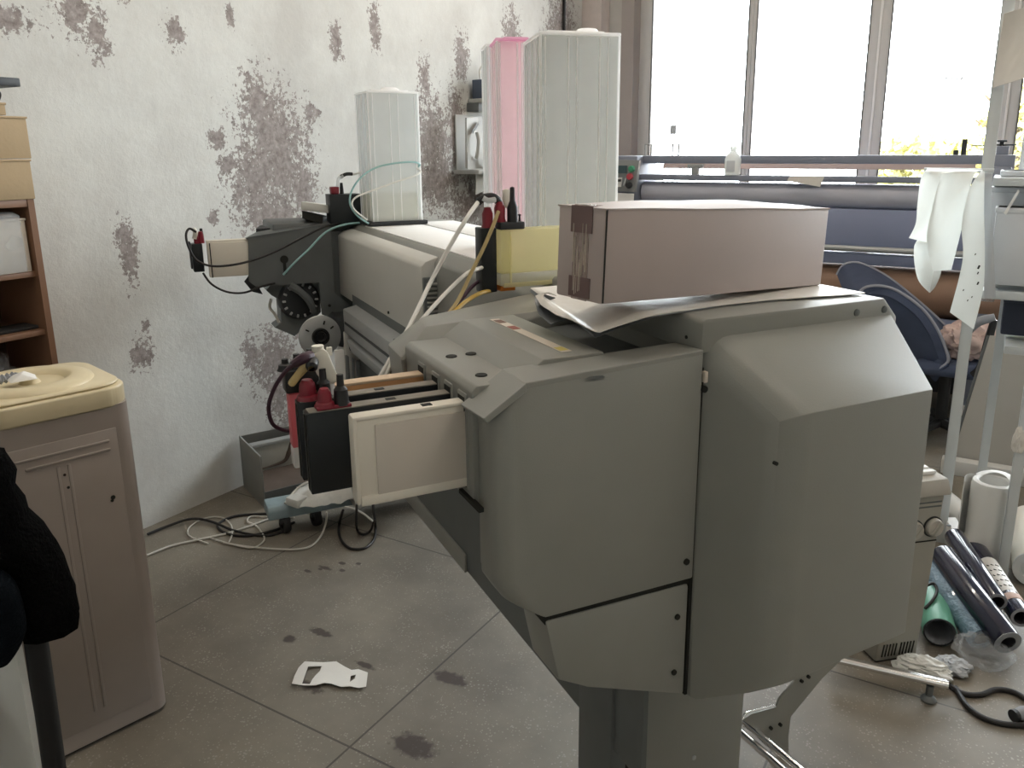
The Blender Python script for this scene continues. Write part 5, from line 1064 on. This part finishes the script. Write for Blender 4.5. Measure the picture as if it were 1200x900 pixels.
shp('plastic_bin', 1168, 243, 1230, 338, 3.41, .12, 'greyfab', 'pale grey plastic bin front on the rack shelf under the vinyl', 'bin')
shp('plastic_bin', 1163, 219, 1230, 336, 3.56, .14, 'greyfab', 'taller pale grey plastic bin behind the front one on the rack', 'bin')
shp('cardboard_box', 1178, 348, 1240, 398, 3.5, .22, 'darkblue', 'dark blue box on the lower shelf of the white rack', 'box')
shp('folded_cloth', 1174, 200, 1230, 215, 3.45, .2, 'greyfab', 'folded pale grey bundle on top of the rack bins', 'cloth')
pb_ = [RF.B(x, y, 3.40) for x, y in ((1176, 250), (1193, 222), (1195, 224), (1179, 252))]
solo('white_stick', B().face(pb_, .008), 'topwhite', RF, pb_[0], 'thin white stick slanting among the rack bins', 'stick')
def psh(u, v):
    a = (1177+ (1163-1177)*u - 0, 0+103*u); p = RF.B(a[0]+70*v, (16+(103-16)*u)-22*v, 3.35+.04*math.sin(v*3+u*2)); return p
solo('paper_sheet', B().sheet(psh, 14, 14, .002), 'paper', RF, psh(0, 0), 'large pale sheet hanging from the top of the white rack', 'paper', None, 60)
crumple(tuple(RF.B(1193, 530, 3.18)), (.022, .02, .06), 31, 'torn_paper', 'torn white paper tag stuck to the near rack leg', 'paper', 'paper')
crumple(tuple(RF.B(1157, 353, 3.5)), (.03, .03, .05), 35, 'plastic_bag', 'small clear bag hanging below the rack shelf', 'clearbag', 'bag')

# leaning board and plinth behind the rack
bp_ = [RF.B(1113, 546, 4.30), RF.B(1290, 566, 4.30), RF.B(1290, 404, 4.44), RF.B(1160, 393, 4.44)]
bd = B(); bd.face(bp_, .02); BD = Thing('leaning_board', 'large greyish board with dark scuffs leaning behind the white rack', 'board', RF, tuple(RF.B(1200, 556, 4.3)))
BD.part('sheet', bd, 'skirt')
ed = B(); ed.tubeof([bp_[0]+Vector((-.006, -.004, 0)), bp_[3]+Vector((-.006, -.004, 0))], .008, 8, 0); BD.part('dark_edge', ed, 'steel')
sf = B()
for (x, y, a, b) in ((1174, 490, .06, .010), (1183, 502, .045, .010), (1184, 508, .02, .008), (1133, 488, .02, .005), (1144, 492, .03, .005), (1140, 499, .03, .006), (1130, 502, .02, .005), (1178, 417, .03, .008), (1180, 540, .03, .005)):
    t = (546-y)/(546-393); w_ = 4.30+.14*t-.006; p = RF.B(x, y, w_); sf.obox(p, (a, .004, b), (0, -.15, 0), .002)
BD.part('scuff', sf, 'steel')
pl0 = RF.B(1110, 553, 4.22); solo('floor_rail', B().box((pl0[0]-.03, 4.20, 0), (pl0[0]+.9, 4.27, .075), .006), 'whiteroll', RF, (pl0[0]+.3, 4.23, 0), 'white rail lying along the floor below the leaning board', 'rail')

# ================================================================== APPLIANCE AND ROLLS ON THE FLOOR
AF = Frame(.217); ac = AF.local(RF.world(RF.Z(1025, 779, 0))); ae = AF.local(RF.world(RF.Z(1072, 770, 0)))
ax0, ax1, ay0 = ac[0], ae[0], ac[1]; ay1 = ay0+.30; HT = .553; sh = .031
AP = Thing('floor_appliance', 'grey cream upright appliance with dial and vent slots beside the printer', 'appliance', AF, ((ax0+ax1)/2, ay0+.15, 0))
def shx(z): return sh*z/HT
AP.part('body', B().hull([(x+shx(z), y, z) for x in (ax0, ax1) for y in (ay0, ay1) for z in (.008, HT)], .008), 'appl')
AP.part('top_cap', B().hull([(x+shx(z), y, z) for (x, y, z) in ((ax0-.012, ay0-.014, HT), (ax1+.014, ay0-.014, HT), (ax0-.012, ay1, HT), (ax1+.014, ay1, HT), (ax0-.004, ay0-.004, HT+.05), (ax1+.004, ay0+.0, HT+.05), (ax0, ay1, HT+.06), (ax1, ay1, HT+.06))], .008), 'appl_l')
tg_ = B()
for k in range(7): tg_.box((ax0+.02+sh, ay0+.03+.033*k, HT+.052), (ax1-.015+sh, ay0+.048+.033*k, HT+.064), .003)
AP.part('top_grille', tg_, 'topwhite')
AP.part('foot', B().box((ax0+.01, ay0+.01, 0), (ax1-.01, ay1-.01, .01)), 'dsteel')
def fpt(x, y): 
    d = ray(x, y); n = AF.b; t = (ay0-CAM.dot(n))/d.dot(n); return AF.local(CAM+d*t)
for (x, y, r) in ((1093, 617, .031), (1070, 621, .031)):
    p = fpt(x, y); p[1] = ay0; dial = AP.part('dial', B().lathe([(0, .016), (r*.82, .016), (r*.92, .010), (r*.94, -.004)], p, (0, -1, 0), 28), 'appl_l')
    AP.part('dial_ring', B().lathe([(r*.93, .003), (r*1.05, .004), (r*1.08, 0)], p, (0, -1, 0), 28), 'dsteel', dial); AP.part('dial_grip', B().obox((p[0], ay0-.019, p[2]), (.008, .01, r*1.5), (0, .6, 0), .002), 'appl', dial)
p = fpt(1085, 634); AP.part('seam', B().box((ax0+.004+shx(p[2]), ay0-.0015, p[2]-.002), (ax1-.004+shx(p[2]), ay0+.001, p[2]+.002)), 'hole')
p = fpt(1085, 591); AP.part('upper_grille', B().box((ax0+.01+shx(p[2]), ay0-.001, p[2]-.012), (ax1-.008+shx(p[2]), ay0+.001, p[2]-.007)).box((ax0+.01+shx(p[2]), ay0-.001, p[2]+.002), (ax1-.008+shx(p[2]), ay0+.001, p[2]+.007)), 'steel')
vs = B()
wv = ax1-ax0
for k in range(10):
    x = ax0+wv*(.16+.075*k+(.04 if k > 4 else 0)); vs.obox((x, ay0-.0005, .045), (.0042, .004, .042), (0, .12, 0), .001)
AP.part('vent_slots', vs, 'hole')

def roll(name, label, a, b, r, mt, grp='film rolls lying on the floor', ring='core', bore=.55, cat='roll', inner=None):
    a, b = Vector(a), Vector(b); ax = (b-a); L_ = ax.length; T = Thing(name, label, cat, RF, tuple(a), grp)
    T.part('film', B().lathe([(r*.97, .0), (r, .004), (r, L_-.004), (r*.97, L_)], a, ax, 32), mt)
    T.part('end_ring', B().lathe([(r*.975, .002), (r*.96, -.002), (r*bore, -.002), (r*bore, .003)], a, ax, 32), ring)
    T.part('bore', B().lathe([(r*bore, -.001), (r*bore*.98, .20), (0, .201)], a, ax, 24), inner or ('corei' if ring != 'whiteroll' else 'core'))
    T.part('far_cap', B().lathe([(r*.97, L_), (0, L_+.001)], a, ax, 24), ring); return T
def RZ(x, y, z): return RF.Z(x, y, z)
roll('vinyl_roll', 'mint green vinyl roll on the floor beside the appliance', RZ(1101, 741, .052), RZ(1084, 668, .052), .050, 'greenroll', ring='dsteel', bore=.86, inner='core')
roll('film_roll', 'nearest glossy navy film roll, its open end lowest right', RZ(1181, 753, .085), RZ(1103, 650, .17), .043, 'nroll')
roll('film_roll', 'shorter glossy navy film roll with its end behind the nearest one', RZ(1168, 706, .115), RZ(1118, 628, .17), .034, 'nroll', bore=.7)
T = roll('film_roll', 'rightmost navy film roll wrapped with a printed paper sleeve', RZ(1197, 724, .08), RZ(1139, 634, .085), .033, 'nroll', bore=.7)
a_, b_2 = RZ(1197, 724, .08), RZ(1139, 634, .085); u_ = (b_2-a_)
T.part('paper_sleeve', B().lathe([(.0335, .0), (.0345, .002), (.0345, u_.length*.42), (.0335, u_.length*.425)], a_+u_*.22, u_, 28), 'topwhite'); 
tk = B()
for k in range(5):
    for j in range(3):
        c = a_+u_*(.27+.065*k); s2 = u_.cross(Vector((0, 0, 1))).normalized(); n2 = (Vector((0, 0, 1))*.8-s2*(.5-.35*j)).normalized()
        tk.obox(c+n2*.0345, (.004, .012, .003), (.3, .3, math.atan2(u_.y, u_.x)))
T.part('print_marks', tk, 'blackprint'); T.part('pink_tape', B().lathe([(.034, 0), (.0352, .002), (.0352, .035), (.034, .036)], a_+u_*.12, u_, 28), 'skinpink')
roll('wrapped_roll', 'roll in crinkled light blue shrink wrap between green and navy rolls', RZ(1150, 748, .045), RZ(1090, 664, .12), .044, 'bluewrap', ring='bluewrap')
roll('paper_roll', 'short white roll lying behind the appliance', RZ(1138, 612, .05), RZ(1106, 585, .05), .045, 'whiteroll', 'white rolls by the rack', 'whiteroll')
sb_ = RF.Z(1151, 662, 0); SR = Thing('media_roll', 'white media roll standing upright by the rack leg', 'roll', RF, (sb_[0], sb_[1], 0), 'white rolls by the rack')
SR.part('media', B().lathe([(.050, 0), (.072, .002), (.074, .33), (.070, .345), (.058, .35), (.05, .345), (.045, .30), (.045, .02)], (sb_[0], sb_[1], 0), seg=34), 'whiteroll')
SR.part('loose_flap', B().sheet(lambda u, v: Vector((sb_[0]+(.076+.03*u)*math.cos(2.3+1.3*u), sb_[1]+(.076+.03*u)*math.sin(2.3+1.3*u), .005+.335*v+.01*math.sin(u*3)*v)), 10, 8, .001), 'whiteroll')
SR.part('top_flap', B().sheet(lambda u, v: Vector((sb_[0]+(.05+.028*v)*math.cos(.1+2.4*u), sb_[1]+(.05+.028*v)*math.sin(.1+2.4*u), .345+.018*math.sin(PI*u))), 12, 4, .001), 'whiteroll')
wb0 = [RF.Z(1107, 606, .10), RF.Z(1120, 606, .10), RF.Z(1160, 668, .10), RF.Z(1146, 672, .10)]
T = Thing('flat_box', 'long flat white box with finger slots under the navy rolls', 'box', RF, tuple(RF.Z(1130, 640, .03)))
T.part('body', B().hull([p+Vector((0, 0, d)) for p in wb0 for d in (0, -.07)], .003), 'topwhite')
for (x, y) in ((1109, 622), (1113, 628)): T.part('finger_slot', B().lathe([(0, .002), (.008, .002), (.009, 0)], RF.Z(x+3, y-6, .10), seg=14), 'steel')
T = Thing('media_roll', 'cream and white roll lying at the right picture edge', 'roll', RF, tuple(RF.Z(1200, 668, 0)), 'white rolls by the rack')
ra, rb_2 = RF.Z(1212, 668, .07), RF.Z(1205, 600, .07)
T.part('media', B().lathe([(.068, 0), (.07, .004), (.07, .45), (0, .45)], ra, rb_2-ra, 30), 'cream'); T.part('end_ring', B().lathe([(.069, .002), (.068, -.002), (.045, -.002), (.044, .01), (0, .012)], ra, rb_2-ra, 30), 'rackp')
crumple(tuple(RF.Z(1152, 775, 0)), (.085, .06, .05), 41, 'plastic_bag', 'crumpled clear plastic wrap under the ends of the rolls', 'clearbag', grp='crumpled plastic on the floor')
crumple(tuple(RF.Z(1082, 791, 0)), (.085, .045, .035), 47, 'plastic_bag', 'white crumpled plastic beside the chrome floor tube', 'bag', grp='crumpled plastic on the floor')
crumple(tuple(RF.Z(1118, 786, 0)), (.05, .04, .025), 53, 'plastic_bag', 'smaller grey crumpled plastic scrap between the two bigger ones', 'filmg', grp='crumpled plastic on the floor')
wp_ = [RF.Z(1086, 686, .13), RF.Z(1094, 684, .13), RF.Z(1098, 692, .12), RF.Z(1094, 702, .11), RF.Z(1084, 713, .09)]
solo('cable', B().tubeof(wp_, .005), 'cordb', RF, wp_[2], 'short black cable curled over the mint green roll', 'cable')
def G2(x, y, z=.008): return RF.Z(x, y, z)
solo('cable', B().tubeof([G2(1098, 790), G2(1112, 803), G2(1130, 813), G2(1150, 814), G2(1168, 808), G2(1190, 812), G2(1215, 828)], .008).tubeof([G2(1120, 806), G2(1132, 826), G2(1150, 840), G2(1175, 848), G2(1205, 850), G2(1225, 846)], .008), 'cordb', RF, G2(1150, 820), 'thick black cable looping across the floor at the lower right', 'cable')
T = Thing('cable_plug', 'grey plug on the black floor cable at the right edge', 'plug', RF, tuple(G2(1197, 838))); T.part('body', B().tubeof([G2(1190, 838, .02), G2(1200, 836, .02), G2(1212, 834, .02)], [.014, .02, .017], 14), 'core'); T.part('collar', B().tubeof([G2(1187, 839, .02), G2(1191, 838, .02)], .017, 14, 0), 'dsteel')
# polished floor tube with its levelling foot
ta, tb2 = PF.Z(972, 771, .075), PF.Z(1111, 803, .062)
FT = Thing('floor_tube', 'polished chrome double tube lying out from the printer across the floor', 'tube', PF, tuple(ta)); 
FT.part('tube', B().tubeof([ta, tb2], .0115, 18, 0), 'chrome'); d_ = (tb2-ta).cross(Vector((0, 0, 1))).normalized()
FT.part('tube', B().tubeof([ta-d_*.019-Vector((0, 0, .006)), tb2-d_*.019-Vector((0, 0, .006))], .0095, 18, 0), 'chrome')
e_ = ta.lerp(tb2, .86); FT.part('levelling_foot', B().lathe([(0, 0), (.020, 0), (.022, .006), (.016, .014), (.010, .018), (.010, .05), (0, .05)], (e_[0], e_[1], 0), seg=22), 'steel')
# ================================================================== LIGHT AND CAMERA
w = bpy.data.worlds.new('sky'); SC.world = w; w.use_nodes = True
nt = w.node_tree; nt.nodes.clear(); out = nt.nodes.new('ShaderNodeOutputWorld'); bg = nt.nodes.new('ShaderNodeBackground')
bg.inputs[0].default_value = (.92, .97, 1.0, 1); bg.inputs[1].default_value = 17.0; nt.links.new(bg.outputs[0], out.inputs[0])
def area(name, l, ww, z, sx, sy, tgt, power, col=(1, 1, 1), portal=False):
    d = bpy.data.lights.new(name, 'AREA'); d.shape = 'RECTANGLE'; d.size = sx; d.size_y = sy; d.energy = power; d.color = col
    o = bpy.data.objects.new(name, d); COL.objects.link(o); o.location = RF.world((l, ww, z))
    dr = RF.world(tgt)-o.location; o.rotation_euler = dr.to_track_quat('-Z', 'Z').to_euler()
    if portal: d.cycles.is_portal = True
    return o
area('window_portal', (WL+WR)/2, WW+.32, (WB+WT)/2, WR-WL, WT-WB, ((WL+WR)/2, 0, (WB+WT)/2), 1, portal=True)
for (l, ww) in ((-1.3, 1.2), (1.6, 1.2), (-1.3, 4.0)):  # unseen lamps added overhead to brighten the upward faces
    T = Thing('added_ceiling_lamp', 'unseen ceiling lamp added to brighten upward facing surfaces', 'ceiling lamp', RF, (l, ww, HC), 'added ceiling lamps')
    T.part('housing', B().box((l-.65, ww-.09, HC-.06), (l+.65, ww+.09, HC), .006), 'topwhite'); T.part('end_cap', B().box((l-.67, ww-.092, HC-.065), (l-.645, ww+.092, HC), .004), 'greyfab')
    area('added_lamp_light', l, ww, HC-.07, 1.2, .14, (l, ww, 0), 22, (1, .92, .80))
cd = bpy.data.cameras.new('camera'); cam = bpy.data.objects.new('camera', cd); COL.objects.link(cam)
cd.sensor_width = 36; cd.lens = FOC/1200*36; cd.shift_x = -(PCX-600)/1200; cd.shift_y = (PCY-450)/1200; cd.clip_start = .02
mt = Matrix((( CR.x, CU.x, -CF.x, 0), (CR.y, CU.y, -CF.y, 0), (CR.z, CU.z, -CF.z, CAMH), (0, 0, 0, 1))); cam.matrix_world = mt
SC.camera = cam
SC.view_settings.view_transform = 'Standard'; SC.view_settings.look = 'None'; SC.view_settings.gamma = 1; SC.view_settings.use_curve_mapping = False
SC.view_settings.exposure = 0.0
SC.cycles.max_bounces = 10; SC.cycles.diffuse_bounces = 5; SC.cycles.transparent_max_bounces = 24; SC.cycles.transmission_bounces = 8; SC.cycles.caustics_reflective = False; SC.cycles.caustics_refractive = False
